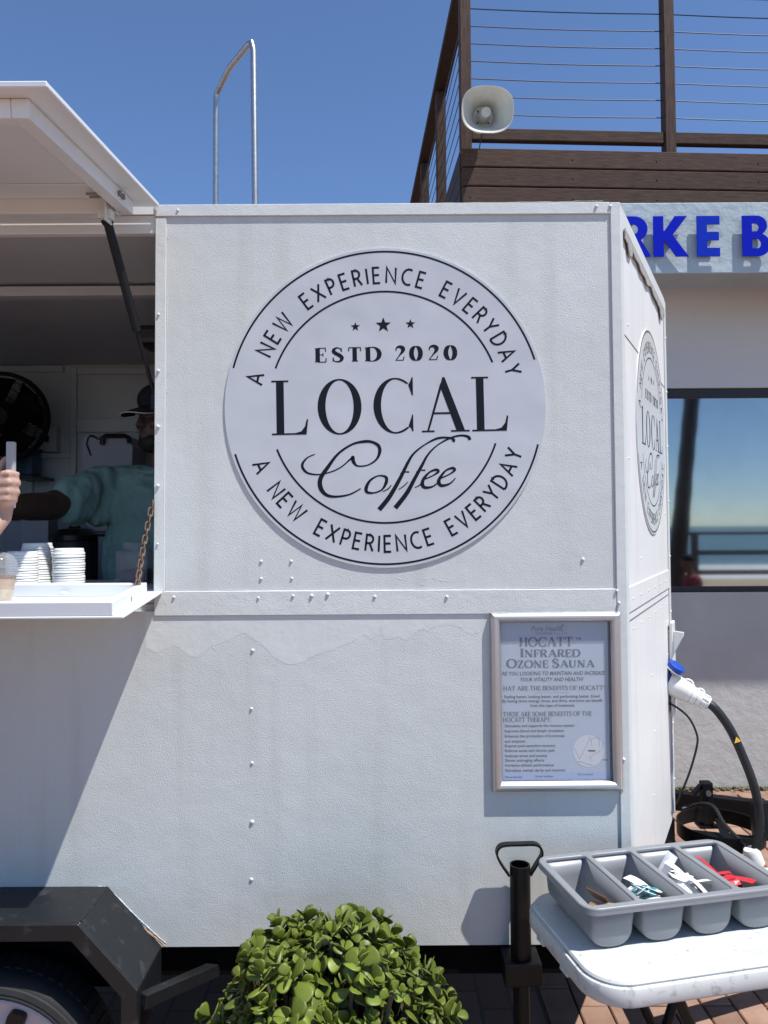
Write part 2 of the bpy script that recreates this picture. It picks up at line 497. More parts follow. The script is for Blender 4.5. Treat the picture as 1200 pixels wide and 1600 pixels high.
def fused(mb, name, material, parent, voxel, smooth=4):
    """one continuous surface grown over overlapping volumes"""
    me = bpy.data.meshes.new("tmp"); me.from_pydata(mb.v, [], mb.f)
    o = bpy.data.objects.new("tmp", me); COL.objects.link(o)
    r = o.modifiers.new("r", 'REMESH'); r.mode = 'VOXEL'; r.voxel_size = voxel
    s_ = o.modifiers.new("s", 'SMOOTH'); s_.factor = 0.5; s_.iterations = smooth
    bpy.context.view_layer.update()
    m2 = bpy.data.meshes.new_from_object(o.evaluated_get(bpy.context.evaluated_depsgraph_get()))
    out = MB(); out.v = [tuple(v.co) for v in m2.vertices]; out.f = [tuple(p.vertices) for p in m2.polygons]
    bpy.data.objects.remove(o, do_unlink=True); bpy.data.meshes.remove(me); bpy.data.meshes.remove(m2)
    me, basis = out.mesh(name, material, smooth='all')
    ob = bpy.data.objects.new(name, me)
    return link(ob, parent, basis)

# ------------------------------------------------------------------ lettering
def arc(cx, cy, rx, ry, a0, a1, n=14):
    return [(cx + rx * math.cos(R(a0 + (a1 - a0) * i / n)), cy + ry * math.sin(R(a0 + (a1 - a0) * i / n))) for i in range(n + 1)]

SANS = {
 'A': (.70, [[(0, 0), (.35, 1), (.70, 0)], [(.125, .34), (.575, .34)]]),
 'N': (.62, [[(0, 0), (0, 1), (.62, 0), (.62, 1)]]),
 'E': (.44, [[(.44, 1), (0, 1), (0, 0), (.44, 0)], [(0, .52), (.40, .52)]]),
 'W': (1.0, [[(0, 1), (.25, 0), (.50, 1), (.75, 0), (1.0, 1)]]),
 'X': (.62, [[(0, 1), (.62, 0)], [(0, 0), (.62, 1)]]),
 'P': (.46, [[(0, 0), (0, 1), (.2, 1)] + arc(.2, .73, .26, .27, 90, -90) + [(0, .46)]]),
 'R': (.50, [[(0, 0), (0, 1), (.2, 1)] + arc(.2, .74, .25, .26, 90, -90) + [(0, .48)], [(.24, .48), (.50, 0)]]),
 'I': (.0, [[(0, 0), (0, 1)]]),
 'C': (.60, [arc(.42, .5, .42, .5, 62, 298, 22)]),
 'V': (.62, [[(0, 1), (.31, 0), (.62, 1)]]),
 'Y': (.60, [[(0, 1), (.30, .45), (.60, 1)], [(.30, .45), (.30, 0)]]),
 'D': (.62, [[(0, 0), (0, 1), (.16, 1)] + arc(.16, .5, .46, .5, 90, -90, 20) + [(0, 0)]]),
}
# serif capitals: strokes (points, 't' thick / 'h' hair / 'v' by direction) and flat serifs (x0, x1, y)
SERIF = {
 'A': (.86, [([(.43, 1.0), (.80, 0)], 't'), ([(.41, .98), (.10, 0)], 'h'), ([(.20, .34), (.66, .34)], 'h')], [(0, .24, 0), (.58, .92, 0)]),
 'B': (.62, [([(.12, 0), (.12, 1)], 't'), ([(.12, 1), (.32, 1)] + arc(.32, .76, .24, .24, 90, -90) + [(.12, .52)], 'v'), ([(.32, .52)] + arc(.34, .26, .28, .26, 90, -90) + [(.12, 0)], 'v')], [(0, .2, 0), (0, .2, 1)]),
 'C': (.78, [(arc(.46, .5, .42, .5, 38, 322, 30), 'v'), ([(.80, .96), (.80, .68)], 'h')], []),
 'D': (.78, [([(.12, 0), (.12, 1)], 't'), ([(.12, 1), (.34, 1)] + arc(.34, .5, .40, .5, 90, -90, 22) + [(.12, 0)], 'v')], [(0, .2, 0), (0, .2, 1)]),
 'E': (.60, [([(.12, 0), (.12, 1)], 't'), ([(.12, 1), (.56, 1), (.57, .74)], 'h'), ([(.12, 0), (.58, 0), (.60, .28)], 'h'), ([(.12, .52), (.42, .52)], 'h'), ([(.42, .40), (.42, .64)], 'h')], [(0, .2, 0), (0, .2, 1)]),
 'F': (.56, [([(.12, 0), (.12, 1)], 't'), ([(.12, 1), (.55, 1), (.56, .74)], 'h'), ([(.12, .50), (.42, .50)], 'h'), ([(.42, .38), (.42, .62)], 'h')], [(0, .28, 0), (0, .2, 1)]),
 'H': (.80, [([(.13, 0), (.13, 1)], 't'), ([(.67, 0), (.67, 1)], 't'), ([(.13, .52), (.67, .52)], 'h')], [(0, .26, 0), (0, .26, 1), (.54, .80, 0), (.54, .80, 1)]),
 'I': (.28, [([(.14, 0), (.14, 1)], 't')], [(0, .28, 0), (0, .28, 1)]),
 'L': (.64, [([(.16, 0), (.16, 1)], 't'), ([(.16, 0.01), (.62, 0.01)], 'h'), ([(.62, 0), (.645, .27)], 'h')], [(0, .34, 1), (0, .2, 0)]),
 'M': (.98, [([(.12, 0), (.12, 1)], 'h'), ([(.12, 1), (.48, .05)], 't'), ([(.48, .05), (.84, 1)], 'h'), ([(.84, 0), (.84, 1)], 't')], [(0, .22, 0), (.72, .98, 0)]),
 'N': (.82, [([(.12, 0), (.12, 1)], 'h'), ([(.10, 1), (.70, 0)], 't'), ([(.70, 0), (.70, 1)], 'h')], [(0, .24, 0), (0, .12, 1), (.58, .82, 1)]),
 'O': (.88, [(arc(.44, .5, .40, .5, 0, 360, 40), 'v')], []),
 'P': (.60, [([(.12, 0), (.12, 1)], 't'), ([(.12, 1), (.32, 1)] + arc(.32, .74, .25, .26, 90, -90) + [(.12, .48)], 'v')], [(0, .26, 0), (0, .2, 1)]),
 'R': (.70, [([(.12, 0), (.12, 1)], 't'), ([(.12, 1), (.32, 1)] + arc(.32, .75, .25, .25, 90, -90) + [(.12, .50)], 'v'), ([(.34, .50), (.62, 0)], 't')], [(0, .26, 0), (0, .2, 1), (.56, .72, 0)]),
 'S': (.58, [(catmull([(.50, .80, 0), (.42, .95, 0), (.28, 1.0, 0), (.12, .92, 0), (.08, .75, 0), (.20, .60, 0), (.40, .46, 0), (.53, .28, 0), (.47, .08, 0), (.28, 0, 0), (.12, .06, 0), (.05, .22, 0)], 5), 's'), ([(.50, .98), (.51, .70)], 'h'), ([(.05, .02), (.05, .32)], 'h')], []),
 'T': (.74, [([(.37, 0), (.37, 1)], 't'), ([(.02, .74), (.04, 1), (.70, 1), (.72, .74)], 'h')], [(.24, .50, 0)]),
 'U': (.80, [([(.14, 1), (.14, .34)] + arc(.39, .28, .25, .28, 180, 360) + [(.64, 1)], 'u')], [(0, .28, 1), (.52, .78, 1)]),
 'W': (1.1, [([(.10, 1), (.36, 0)], 't'), ([(.36, 0), (.55, .9)], 'h'), ([(.52, 1), (.78, 0)], 't'), ([(.78, 0), (1.0, 1)], 'h')], [(0, .22, 1), (.9, 1.1, 1)]),
 'Y': (.78, [([(.12, 1), (.40, .45)], 't'), ([(.40, .45), (.66, 1)], 'h'), ([(.40, .45), (.40, 0)], 't')], [(0, .26, 1), (.54, .78, 1), (.26, .54, 0)]),
 'Z': (.64, [([(.54, 1), (.08, 0)], 't'), ([(.06, .74), (.08, 1), (.56, 1)], 'h'), ([(.06, 0), (.56, 0), (.58, .28)], 'h')], []),
 '2': (.60, [(catmull([(.10, .70, 0), (.12, .90, 0), (.30, 1.0, 0), (.48, .90, 0), (.48, .68, 0), (.32, .42, 0), (.10, .06, 0)], 6), 's'), ([(.06, .03), (.50, .03), (.55, .28)], 'h')], []),
 '0': (.62, [(arc(.31, .5, .24, .5, 0, 360, 32), 'v')], []),
 '?': (.44, [(catmull([(.06, .76, 0), (.12, .96, 0), (.26, 1.0, 0), (.38, .84, 0), (.30, .60, 0), (.21, .44, 0), (.21, .28, 0)], 5), 'h'), ([(.21, .0), (.21, .10)], 't')], []),
 ':': (.2, [([(.1, 0), (.1, .12)], 't'), ([(.1, .55), (.1, .67)], 't')], []),
}
_stag = [0]
def zst(z):
    _stag[0] = (_stag[0] + 1) % 12
    return z + 0.00003 * _stag[0]

def dirw(pts, th, ha, kind):
    k = len(pts); out = []
    for i in range(k):
        a, b = pts[max(i - 1, 0)], pts[min(i + 1, k - 1)]
        if kind == 'v' and k > 25 and abs(pts[0][0] - pts[-1][0]) < 1e-6 and abs(pts[0][1] - pts[-1][1]) < 1e-6:
            a, b = pts[i - 1 if i else k - 2], pts[(i + 1) if i < k - 1 else 1]
        dx, dy = b[0] - a[0], b[1] - a[1]
        l = math.hypot(dx, dy) or 1
        if kind == 's': f = math.sin(math.pi * min(1, max(0, (i / (k - 1) - .08) / .84))) ** 1.6
        else: f = abs(dy / l) ** 1.6
        if kind == 'u' and i > k * 0.55: f *= 0.25
        out.append(ha + (th - ha) * f)
    return out

def sans_glyph(mb, ch, m, h, w, z):
    for st in SANS[ch][1]:
        mb.ribbon([(x * h, y * h) for x, y in st], w, zst(z), m)

def serif_glyph(mb, ch, m, h, wx=1.0, th=.14, ha=.03, z=0.0, serif=True):
    """h = cap height, wx = extra widening"""
    wd, strokes, ser = SERIF[ch]
    for pts, k in strokes:
        P = [(p[0] * h * wx, p[1] * h) for p in pts]
        if k == 't': mb.ribbon(P, th * h, zst(z), m)
        elif k == 'h': mb.ribbon(P, ha * h, zst(z), m)
        else: mb.ribbon(P, dirw(P, th * h, ha * h, k), zst(z), m)
    if serif:
        for x0, x1, y in ser:
            yy = ha * h / 2 if y == 0 else h - ha * h / 2
            mb.ribbon([(x0 * h * wx, yy), (x1 * h * wx, yy)], ha * h, zst(z), m)
    return wd * h * wx

def serif_line(mb, s, m, h, x, y, th=.14, ha=.045, z=0.0, align='c', width=None, big=1.0, gap=.12, italic=0):
    """text in serif capitals; an upper-case first letter of a word may be larger (big)"""
    def layout(draw, x0, sc):
        cx = x0; first = True
        for ch in s:
            if ch == ' ':
                cx += .34 * h * sc; first = True; continue
            hh = h * (big if first else 1.0); first = False
            if draw:
                serif_glyph(mb, ch, m @ Matrix.Translation((cx, y, 0)) @ Matrix(((sc, italic, 0, 0), (0, 1, 0, 0), (0, 0, 1, 0), (0, 0, 0, 1))), hh, 1.0, th, ha, z)
            cx += (SERIF[ch][0] * hh + gap * h) * sc
        return cx - x0
    w = layout(False, 0, 1); sc = 1.0
    if width: sc = width / w; w = width
    layout(True, x - w / 2 if align == 'c' else x, sc)

def plain_line(s, m, size, x, y, width=None, align='c', z=0.0, shear=0.0):
    """small print in the plain built-in face, as flat mesh"""
    cu = bpy.data.curves.new("tmp", 'FONT'); cu.body = s; cu.size = size; cu.shear = shear; cu.resolution_u = 2
    cu.offset = size * 0.022
    o = bpy.data.objects.new("tmp", cu); COL.objects.link(o)
    bpy.context.view_layer.update()
    me = bpy.data.meshes.new_from_object(o.evaluated_get(bpy.context.evaluated_depsgraph_get()))
    mb = MB(); mb.v = [tuple(v.co) for v in me.vertices]; mb.f = [tuple(p.vertices) for p in me.polygons]
    bpy.data.objects.remove(o, do_unlink=True); bpy.data.curves.remove(cu); bpy.data.meshes.remove(me)
    xs = [p[0] for p in mb.v]; x0, w = min(xs), max(xs) - min(xs)
    sc = width / w if width else 1.0
    ox = x - w * sc / 2 if align == 'c' else x
    mb.v = [tuple(m @ Vector(((p[0] - x0) * sc + ox, p[1] + y, z))) for p in mb.v]
    return mb

# ================================================================== THE SETTING
rnd = random.Random(7)
g = MB(); g.box(-60, 60, -9, 120, -0.30, -0.012)
pavement = tag(g.build('pavement', 'ground'), kind='structure')
pm, _ = MB().box(-.0525, .0525, -.105, .105, 0, .03).mesh('paver', 'paver', bevel=.004, seg=1)
PX, PY = .111, .216
n = 0
for i in range(22):
    for j in range(13):
        x = .62 + i * PX
        y = 2.36 + j * PY + (PY / 2 if i % 2 else 0)
        if y + .105 > 5.05 or n >= 300: continue
        n += 1
        place('paver', pm, None, pavement, Matrix.Translation((x + rnd.uniform(-.001, .001), y, -.0305 + rnd.uniform(-.002, .002)))
              @ Matrix.Rotation(rnd.gauss(0, .008), 4, 'Z') @ Matrix.Rotation(rnd.gauss(0, .006), 4, 'X'))
# weeds and sand along the wall foot
gr = MB()
for k in range(260):
    x = rnd.uniform(1.3, 2.9); y = 5.055 - abs(rnd.gauss(0, .018)); s_ = rnd.uniform(.003, .011)
    gr.box(x - s_, x + s_, y - s_, y + s_ * .6, -.004, rnd.uniform(.0, .014))
M['grit'] = mat('grit and dry weed', (0.24, 0.20, 0.13), 0.95, vcol=(0.10, 0.10, 0.04), vscale=12)
tag(gr.build('grit', 'grit'), label='loose grit and dry weeds along the foot of the wall', cat='grit', kind='stuff')

b = MB()
b.add([(-400, -9, -1.2), (400, -9, -1.2), (400, -40, -1.52), (-400, -40, -1.52)], [(0, 1, 2, 3)])
tag(b.build('beach', 'sand'), kind='structure')
b = MB(); b.add([(-600, -36, -1.47), (600, -36, -1.47), (600, -53, -1.49), (-600, -53, -1.49)], [(0, 1, 2, 3)])
tag(b.build('surf', 'foamw'), kind='structure')
b = MB(); b.add([(-6000, -38, -1.5), (6000, -38, -1.5), (6000, -8000, -1.5), (-6000, -8000, -1.5)], [(0, 1, 2, 3)])
tag(b.build('sea', 'sea'), kind='structure')

# ------------------------------------------------------------------ building behind
WY = 5.06
bld = thing('beach_building', 'pale rendered beach building with dark framed window behind the trailer', 'building', (3.2, WY, 0))
w = MB()
w.box(.47, 7.0, WY, WY + .2, 0, 1.265)
w.build('lower_wall', 'wall', bld)
w = MB()
w.box(.47, 1.35, WY, WY + .2, 1.266, 2.614)
w.box(4.4, 7.0, WY, WY + .2, 1.266, 2.614)
w.box(.47, 7.0, WY, WY + .2, 2.615, 3.3)
w.build('upper_wall', 'wallw', bld)
w = MB(); w.box(.47, .67, WY + .2, 9.0, 0, 3.3); w.box(6.8, 7.0, WY + .2, 9.0, 0, 3.3); w.box(.67, 6.8, 8.8, 9, 0, 3.3)
w.build('side_wall', 'wallw', bld)
w = MB(); w.box(.47, 7.0, 4.40, 4.692, 3.164, 3.581)
w.build('fascia_beam', 'fascia', bld, bevel=.006)
w = MB(); w.box(.46, 7.0, 4.694, 9.0, 3.301, 3.575); w.box(.60, 6.6, 5.3, 8.4, 3.576, 3.90)
w.build('roof_slab', 'wallw', bld)
win = MB()
win.box(1.35, 4.4, WY + .02, WY + .09, 2.555, 2.613)
win.box(1.35, 4.4, WY + .02, WY + .09, 1.267, 1.30)
win.box(1.35, 1.40, WY + .02, WY + .09, 1.30, 2.555)
win.box(4.35, 4.4, WY + .02, WY + .09, 1.30, 2.555)
wf = win.build('window', 'winframe', bld, bevel=.003)
gl = MB(); gl.box(1.40, 4.35, WY + .045, WY + .055, 1.30, 2.555)
gl.build('pane', 'winglass', wf)
ro = MB(); ro.box(.7, 6.7, 6.0, 6.05, .1, 3.2)
ro.build('inner_wall', 'inner', bld)

# blue letters standing off the fascia
sg = thing('fascia_sign', 'raised blue capital letters on the pale fascia above the window', 'sign', (1.9, 4.37, 3.25))
def at0(px, py, d): return (px - 600 + (800 - py) * .0061) / 1200 * d * (1 + .0366 * (800 - py) / 1200 * .98)
def letter(loops, px0, mname='blue'):
    h = .236
    x0 = at0(px0, 371, 4.37)
    mb = curve2d([[(x * h, y * h) for x, y in lp] for lp in loops], .003)
    mt = frame((x0, 4.372, 3.2525), (1, 0, 0), (0, -1, 0))
    o = moved(mb, mt).build('letter', mname, sg)
    return o
def rarc(cx, cy, rx, ry, a0, a1, n=12): return arc(cx, cy, rx, ry, a0, a1, n)
Lr = [[(0, 0), (.25, 0), (.25, .36), (.30, .36), (.52, 0), (.80, 0), (.56, .40)] + rarc(.40, .69, .32, .31, -62, 90) + [(0, 1)],
      [(.25, .56), (.25, .80), (.38, .80)] + rarc(.38, .68, .11, .12, 90, -90)]
Lk = [[(0, 0), (.25, 0), (.25, .40), (.27, .40), (.55, 0), (.86, 0), (.47, .53), (.83, 1), (.53, 1), (.27, .63), (.25, .63), (.25, 1), (0, 1)]]
Le = [[(0, 0), (.56, 0), (.56, .21), (.25, .21), (.25, .395), (.54, .395), (.54, .605), (.25, .605), (.25, .79), (.56, .79), (.56, 1), (0, 1)]]
Lb = [[(0, 0), (.40, 0)] + rarc(.40, .28, .28, .28, -90, 70) + rarc(.36, .76, .25, .24, -50, 90) + [(0, 1)],
      [(.24, .19), (.24, .43), (.36, .43)] + rarc(.36, .31, .10, .12, 90, -90) + [],
      [(.24, .61), (.24, .81), (.32, .81)] + rarc(.32, .71, .09, .10, 90, -90)]
letter(Lr, 966); letter(Lk, 1021); letter(Le, 1089, 'blue2'); letter(Lb, 1160)
for px in (985, 1030, 1095, 1168):
    for zz in (3.29, 3.44):
        MB().tube([(at0(px, 371, 4.37) + .01, 4.401, zz), (at0(px, 371, 4.37) + .01, 4.376, zz)], .006, 8).build('standoff_pin', 'bolt', sg)

# ------------------------------------------------------------------ roof deck with cable railing (turned 3 degrees)
DK = Matrix.Translation((.500, 4.72, 0)) @ Matrix.Rotation(R(3.0), 4, 'Z')
deck = thing('roof_deck', 'dark timber roof deck with cable railing above the fascia', 'deck', (.476, 4.72, 3.6))
def dbox(name, a, material, bev=.004):
    m2, basis = MB().box(*a).mesh(name, material, bevel=bev, seg=1)
    o = bpy.data.objects.new(name, m2)
    return link(o, deck, DK @ basis)
for z0, z1 in ((3.700, 3.822), (3.832, 3.944), (3.954, 4.068)):
    dbox('fascia_board', (0, 7.4, -.012, .028, z0, z1), 'wood')
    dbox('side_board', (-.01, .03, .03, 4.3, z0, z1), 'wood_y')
dbox('deck_floor', (.032, 7.3, .03, 4.2, 3.92, 4.055), 'wood', 0)
ZT = 5.105
posts = [0.0, 1.318, 2.63, 3.94]
for i, x in enumerate(posts):
    dbox('post', (x, x + .07, .03, .105, 4.07, ZT + .06), 'wood_v')
for y in (1.25, 2.45, 3.65):
    dbox('post', (0, .075, y, y + .075, 4.07, ZT + .06), 'wood_v')
dbox('top_rail', (-.025, 7.3, .01, .125, ZT + .061, ZT + .105), 'wood')
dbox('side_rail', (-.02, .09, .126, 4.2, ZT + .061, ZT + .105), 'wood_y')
for i in range(3):
    dbox('bottom_rail', (posts[i] + .0705, posts[i + 1] - .0005, .042, .094, 4.152, 4.226), 'wood')
for k in range(8):
    zc = 4.331 + k * .114
    if zc > ZT - .02: break
    c = MB(); 
    pts = [(x, .068, zc - .008 * math.sin(math.pi * ((x % 1.318) / 1.318))) for x in [i * .15 for i in range(49)]]
    c.tube(pts, .0032, 6)
    me, basis = c.mesh('cable', 'cable', smooth=True)
    link(bpy.data.objects.new('cable', me), deck, DK @ basis)
    c = MB(); c.tube([(.037, y * .3 + .07, zc - .004) for y in range(14)], .0032, 6)
    me, basis = c.mesh('cable', 'cable', smooth=True)
    link(bpy.data.objects.new('cable', me), deck, DK @ basis)
for x in (.05, .7, 1.24, 1.9):
    for z in (3.76, 3.89, 4.01):
        me, basis = MB().tube([(x, -.0125, z), (x, -.015, z)], .006, 8).mesh('screw', 'cable')
        link(bpy.data.objects.new('screw', me), deck, DK @ basis)

# ------------------------------------------------------------------ horn loudspeaker
hs_c = Vector((.623, 4.42, 4.15))
hs = thing('horn_loudspeaker', 'cream plastic horn loudspeaker on the corner post of the deck railing', 'loudspeaker', tuple(hs_c + Vector((0, .3, -.14))))
def sq(rx, ry, z, n=40, e=2.7):
    o = []
    for j in range(n):
        a = 2 * math.pi * j / n
        c_, s_ = math.cos(a), math.sin(a)
        o.append((rx * math.copysign(abs(c_) ** (2 / e), c_), ry * math.copysign(abs(s_) ** (2 / e), s_), z))
    return o
def loft(rings):
    mb = MB(); n = len(rings[0]); vs = [p for r in rings for p in r]; fs = []
    for i in range(len(rings) - 1):
        for j in range(n):
            fs.append((i * n + j, i * n + (j + 1) % n, (i + 1) * n + (j + 1) % n, (i + 1) * n + j))
    return mb.add(vs, fs)
HM = Matrix.Translation(hs_c) @ Matrix.Rotation(R(4), 4, 'Z') @ Matrix.Rotation(R(102), 4, 'X') @ Matrix.Diagonal((1, 1, .72, 1))   # local z towards the viewer
prof = [(.060, .056, -.23), (.064, .060, -.19), (.074, .068, -.14), (.092, .081, -.09), (.116, .098, -.045), (.142, .118, -.012), (.150, .126, .0), (.155, .130, .003),
        (.156, .131, -.003), (.147, .123, -.016), (.121, .103, -.050), (.097, .086, -.095), (.079, .073, -.145), (.070, .066, -.23)]
hn = moved(loft([sq(a, b_, z, e=2.1 + .55 * (z + .23) / .23) for a, b_, z in prof]), HM)
hn.build('horn', 'horn', hs, smooth='all', recalc=False)
m_ = MB().lathe([(.0, -.20), (.062, -.20), (.062, -.235), (.066, -.25), (.066, -.34), (.05, -.36), (0, -.36)], 24, HM, cap=False)
m_.build('driver_housing', 'horn', hs, smooth=True)
m_ = MB().lathe([(.040, -.199), (.036, -.15), (.030, -.09), (.030, -.062), (.025, -.055), (.006, -.054), (.0, -.05)], 24, HM, cap=False)
m_.build('reflector_cone', 'horn', hs, smooth=True)
m_ = MB()
for a in (45, 135, 225, 315):
    m_.lathe([(.0055, -.1995), (.0055, -.193), (.001, -.193)], 8, HM @ Matrix.Translation((.047 * math.cos(R(a)), .047 * math.sin(R(a)), 0)))
m_.build('driver_screws', 'blackpl', hs)
br = MB(); br.bar(HM @ Vector((-.07, 0, -.28)), HM @ Vector((-.07, -.0, -.40)), .02, .03); br.bar(HM @ Vector((-.075, -.0, -.30)), HM @ Vector((.07, -.0, -.30)), .02, .012)
br.build('bracket', 'cable', hs)
m_ = MB(); m_.tube(catmull([(.63, 4.70, 4.20), (.625, 4.695, 4.15), (.615, 4.695, 4.10), (.605, 4.70, 4.05)], 5), .004, 6)
m_.build('lead', 'hose', hs, smooth=True)

# ------------------------------------------------------------------ galvanised hoop behind the trailer
hp = thing('pipe_hoop', 'tall galvanised steel pipe hoop standing behind the trailer roof', 'pipe', (-.92, 4.70, 0))
pts = [(-.715, 4.42, 0), (-.725, 4.42, 2.0), (-.752, 4.42, 4.51)] + [(-.757 - .03 * t, 4.42 + .045 * t, 4.56 + .02 * math.sin(t * math.pi / 2)) for t in (.3, .7, 1)] + \
      [(-.95, 4.71, 4.59), (-1.065, 4.935, 4.585), (-1.085, 4.965, 4.575), (-1.093, 4.975, 4.54), (-1.094, 4.976, 4.45), (-1.10, 4.98, 2.0), (-1.10, 4.98, 0)]
MB().tube(pts, .0185, 14).build('pipe', 'steel', hp, smooth=True)
for p in ((-.715, 4.42), (-1.10, 4.98)):
    MB().box(p[0] - .06, p[0] + .06, p[1] - .06, p[1] + .06, -.012, .006).build('base_plate', 'steel', hp)

# ------------------------------------------------------------------ sea front behind the viewer (mirrored by the window)
pt = thing('palm_tree', 'leaning palm trunk mirrored in the dark framed window', 'tree', (6.0, -6, 0))
tp = [(6.07 + .105 * z + .0007 * z * z, -6, z) for z in [i * .35 for i in range(26)]]
MB().tube(tp, [.20 - .006 * min(i, 8) + .012 * (i % 2) for i in range(26)], 14).build('trunk', 'trunk', pt, smooth=True)
cr = MB(); top = Vector(tp[-1])
for k in range(18):
    a = k * 2.4; el = rnd.uniform(-.1, .9)
    d = Vector((math.cos(a) * math.cos(el), math.sin(a) * math.cos(el), math.sin(el)))
    sp = [top + d * (t * 2.4) + Vector((0, 0, -.55 * (t * 1.6) ** 2)) for t in [i / 12 for i in range(13)]]
    cr.tube(sp, [.03 * (1 - i / 14) for i in range(13)], 5)
    sd = d.cross(Vector((0, 0, 1))).normalized()
    for i in range(2, 13):
        for sgn in (-1, 1):
            for q in (0, .5):
                p = sp[i - 1].lerp(sp[i], q); l = .5 * math.sin(math.pi * min(.97, i / 13.5)) + .1
                t_ = (sp[i] - sp[i - 1]).normalized()
                e = p + sd * sgn * l + t_ * .22 + Vector((0, 0, -.16))
                cr.add([p, p + t_ * .045, e], [(0, 1, 2)])
cr.build('crown', 'frond', pt)
rl = thing('promenade_railing', 'brown timber railing before the sea, mirrored in the window', 'railing', (8, -3.85, 0))
for i in range(5):
    x = 5.62 + i * 2.0
    MB().box(x, x + .10, -3.90, -3.80, -.02, 1.54).build('post', 'weathered', rl)
for z in (1.54, 1.17, .81, .45):
    MB().box(5.55 if z > 1.5 else 5.72, 14, -3.93 if z > 1.5 else -3.88, -3.79 if z > 1.5 else -3.84, z, z + (.05 if z > 1.5 else .085)).build('rail', 'weathered', rl)
bn = thing('bench', 'low timber bench by the promenade under the seated person', 'bench', (4.9, -1.9, 0))
MB().box(4.35, 5.5, -2.15, -1.7, .34, .40).build('seat', 'weathered', bn)
for x in (4.45, 5.3): MB().box(x, x + .08, -2.1, -1.75, -.012, .34).build('leg', 'weathered', bn)
ps = thing('person', 'seated person in dark cap and faded red shirt, mirrored in the window', 'person', (4.8, -1.9, .40))
hb = MB(); X0, Y0 = 4.78, -1.9
hb.ball((X0 - .02, Y0, 1.14), (.095, .08, .115)); hb.ball((X0 - .10, Y0, 1.13), (.02, .015, .02)); hb.ball((X0 - .075, Y0, 1.08), (.04, .045, .045))
hb.capsule((X0, Y0, 1.03), (X0 + .04, Y0, .94), .055, .06)
hb.capsule((X0 + .06, Y0 - .15, .86), (X0 + .06, Y0 + .15, .86), .075, .075); hb.capsule((X0 + .06, Y0, .80), (X0 + .06, Y0, .52), .14, .13)
for s_ in (-1, 1):
    hb.capsule((X0 + .05, Y0 + .1 * s_, .49), (X0 - .36, Y0 + .1 * s_, .50), .085, .065); hb.capsule((X0 - .36, Y0 + .1 * s_, .5), (X0 - .36, Y0 + .1 * s_, .07), .06, .04)
    hb.capsule((X0 - .37, Y0 + .1 * s_, .03), (X0 - .50, Y0 + .1 * s_, .025), .04, .03)
    hb.capsule((X0 + .06, Y0 + .19 * s_, .86), (X0 - .0, Y0 + .22 * s_, .62), .05, .04); hb.capsule((X0, Y0 + .22 * s_, .62), (X0 - .22, Y0 + .14 * s_, .60), .038, .03)
    hb.ball((X0 - .27, Y0 + .14 * s_, .60), (.05, .035, .025))
fused(hb, 'body', 'skin_m', ps, .014, 4)
sb = MB()
sb.capsule((X0 + .06, Y0 - .15, .86), (X0 + .06, Y0 + .15, .86), .085, .085); sb.capsule((X0 + .06, Y0, .80), (X0 + .06, Y0, .50), .155, .15)
for s_ in (-1, 1): sb.capsule((X0 + .06, Y0 + .19 * s_, .86), (X0 + .02, Y0 + .215 * s_, .70), .062, .058)
fused(sb, 'shirt', 'pinkshirt', ps, .014, 4)
cb = MB(); cb.ball((X0 - .015, Y0, 1.19), (.103, .088, .075)); cb.ball((X0 - .11, Y0, 1.175), (.07, .065, .012))
fused(cb, 'cap', 'cap', ps, .008, 2)
# ================================================================== COFFEE TRAILER
D = 2.16
def at(px, py, d):
    """point of the photograph (1200 x 1600) at distance d in front of the lens"""
    a_, b_ = (px - 600) / 1200, (781 - py) / 1200
    t_, r_ = R(2.1), R(-.35)
    x_, y_ = a_ * math.cos(r_) - b_ * math.sin(r_), a_ * math.sin(r_) + b_ * math.cos(r_)
    k_ = d / (math.cos(t_) - y_ * math.sin(t_))
    return Vector((x_ * k_, d, CAM_Z + (math.sin(t_) + y_ * math.cos(t_)) * k_))
def SX(px): return at(px, 825, 2.16).x
def SZ(py): return at(600, py, 2.16).z
ZB, ZR = .550, 2.624
XL, XC = -2.75, .675
AP = (1.145, 3.10)
YB = 4.04
tr = thing('coffee_trailer', 'white painted coffee trailer with open serving hatch and angled nose', 'trailer', (-.9, 3.1, 0))
def part(name, a, material, bev=.0, parent=None):
    return MB().box(*a).build(name, material, parent or tr, bevel=bev, seg=1)
part('lower_side_panel', (XL, XC, D, D + .025, ZB, 1.470), 'paint')
part('upper_side_panel', (-.644, XC, D, D + .025, 1.4705, 2.597), 'paint')
part('rear_side_panel', (XL, -2.3, D, D + .025, 1.4705, 2.597), 'paint')
part('hatch_header', (-2.3, -.6445, D + .004, D + .03, 2.545, 2.597), 'sheet', .002)
roof = [(XL, D - .002), (XC, D - .002), AP, (XC, YB), (XL, YB)]
MB().prism(roof, 2.598, 2.622).build('roof', 'sheet', tr)
MB().prism([(XL + .03, D + .03), (XC - .01, D + .03), (AP[0] - .04, AP[1]), (XC - .01, YB - .03), (XL + .03, YB - .03)], .56, .585).build('floor', 'floor', tr)
MB().prism([(XL + .03, D + .034), (XC - .01, D + .034), (AP[0] - .04, AP[1]), (XC - .01, YB - .03), (XL + .03, YB - .03)], 2.566, 2.592).build('ceiling', 'inner', tr)
part('far_side_panel', (XL, XC, YB - .03, YB, ZB, 2.597), 'inner')
part('rear_end_panel', (XL, XL + .03, D + .026, YB - .031, ZB, 2.597), 'inner')
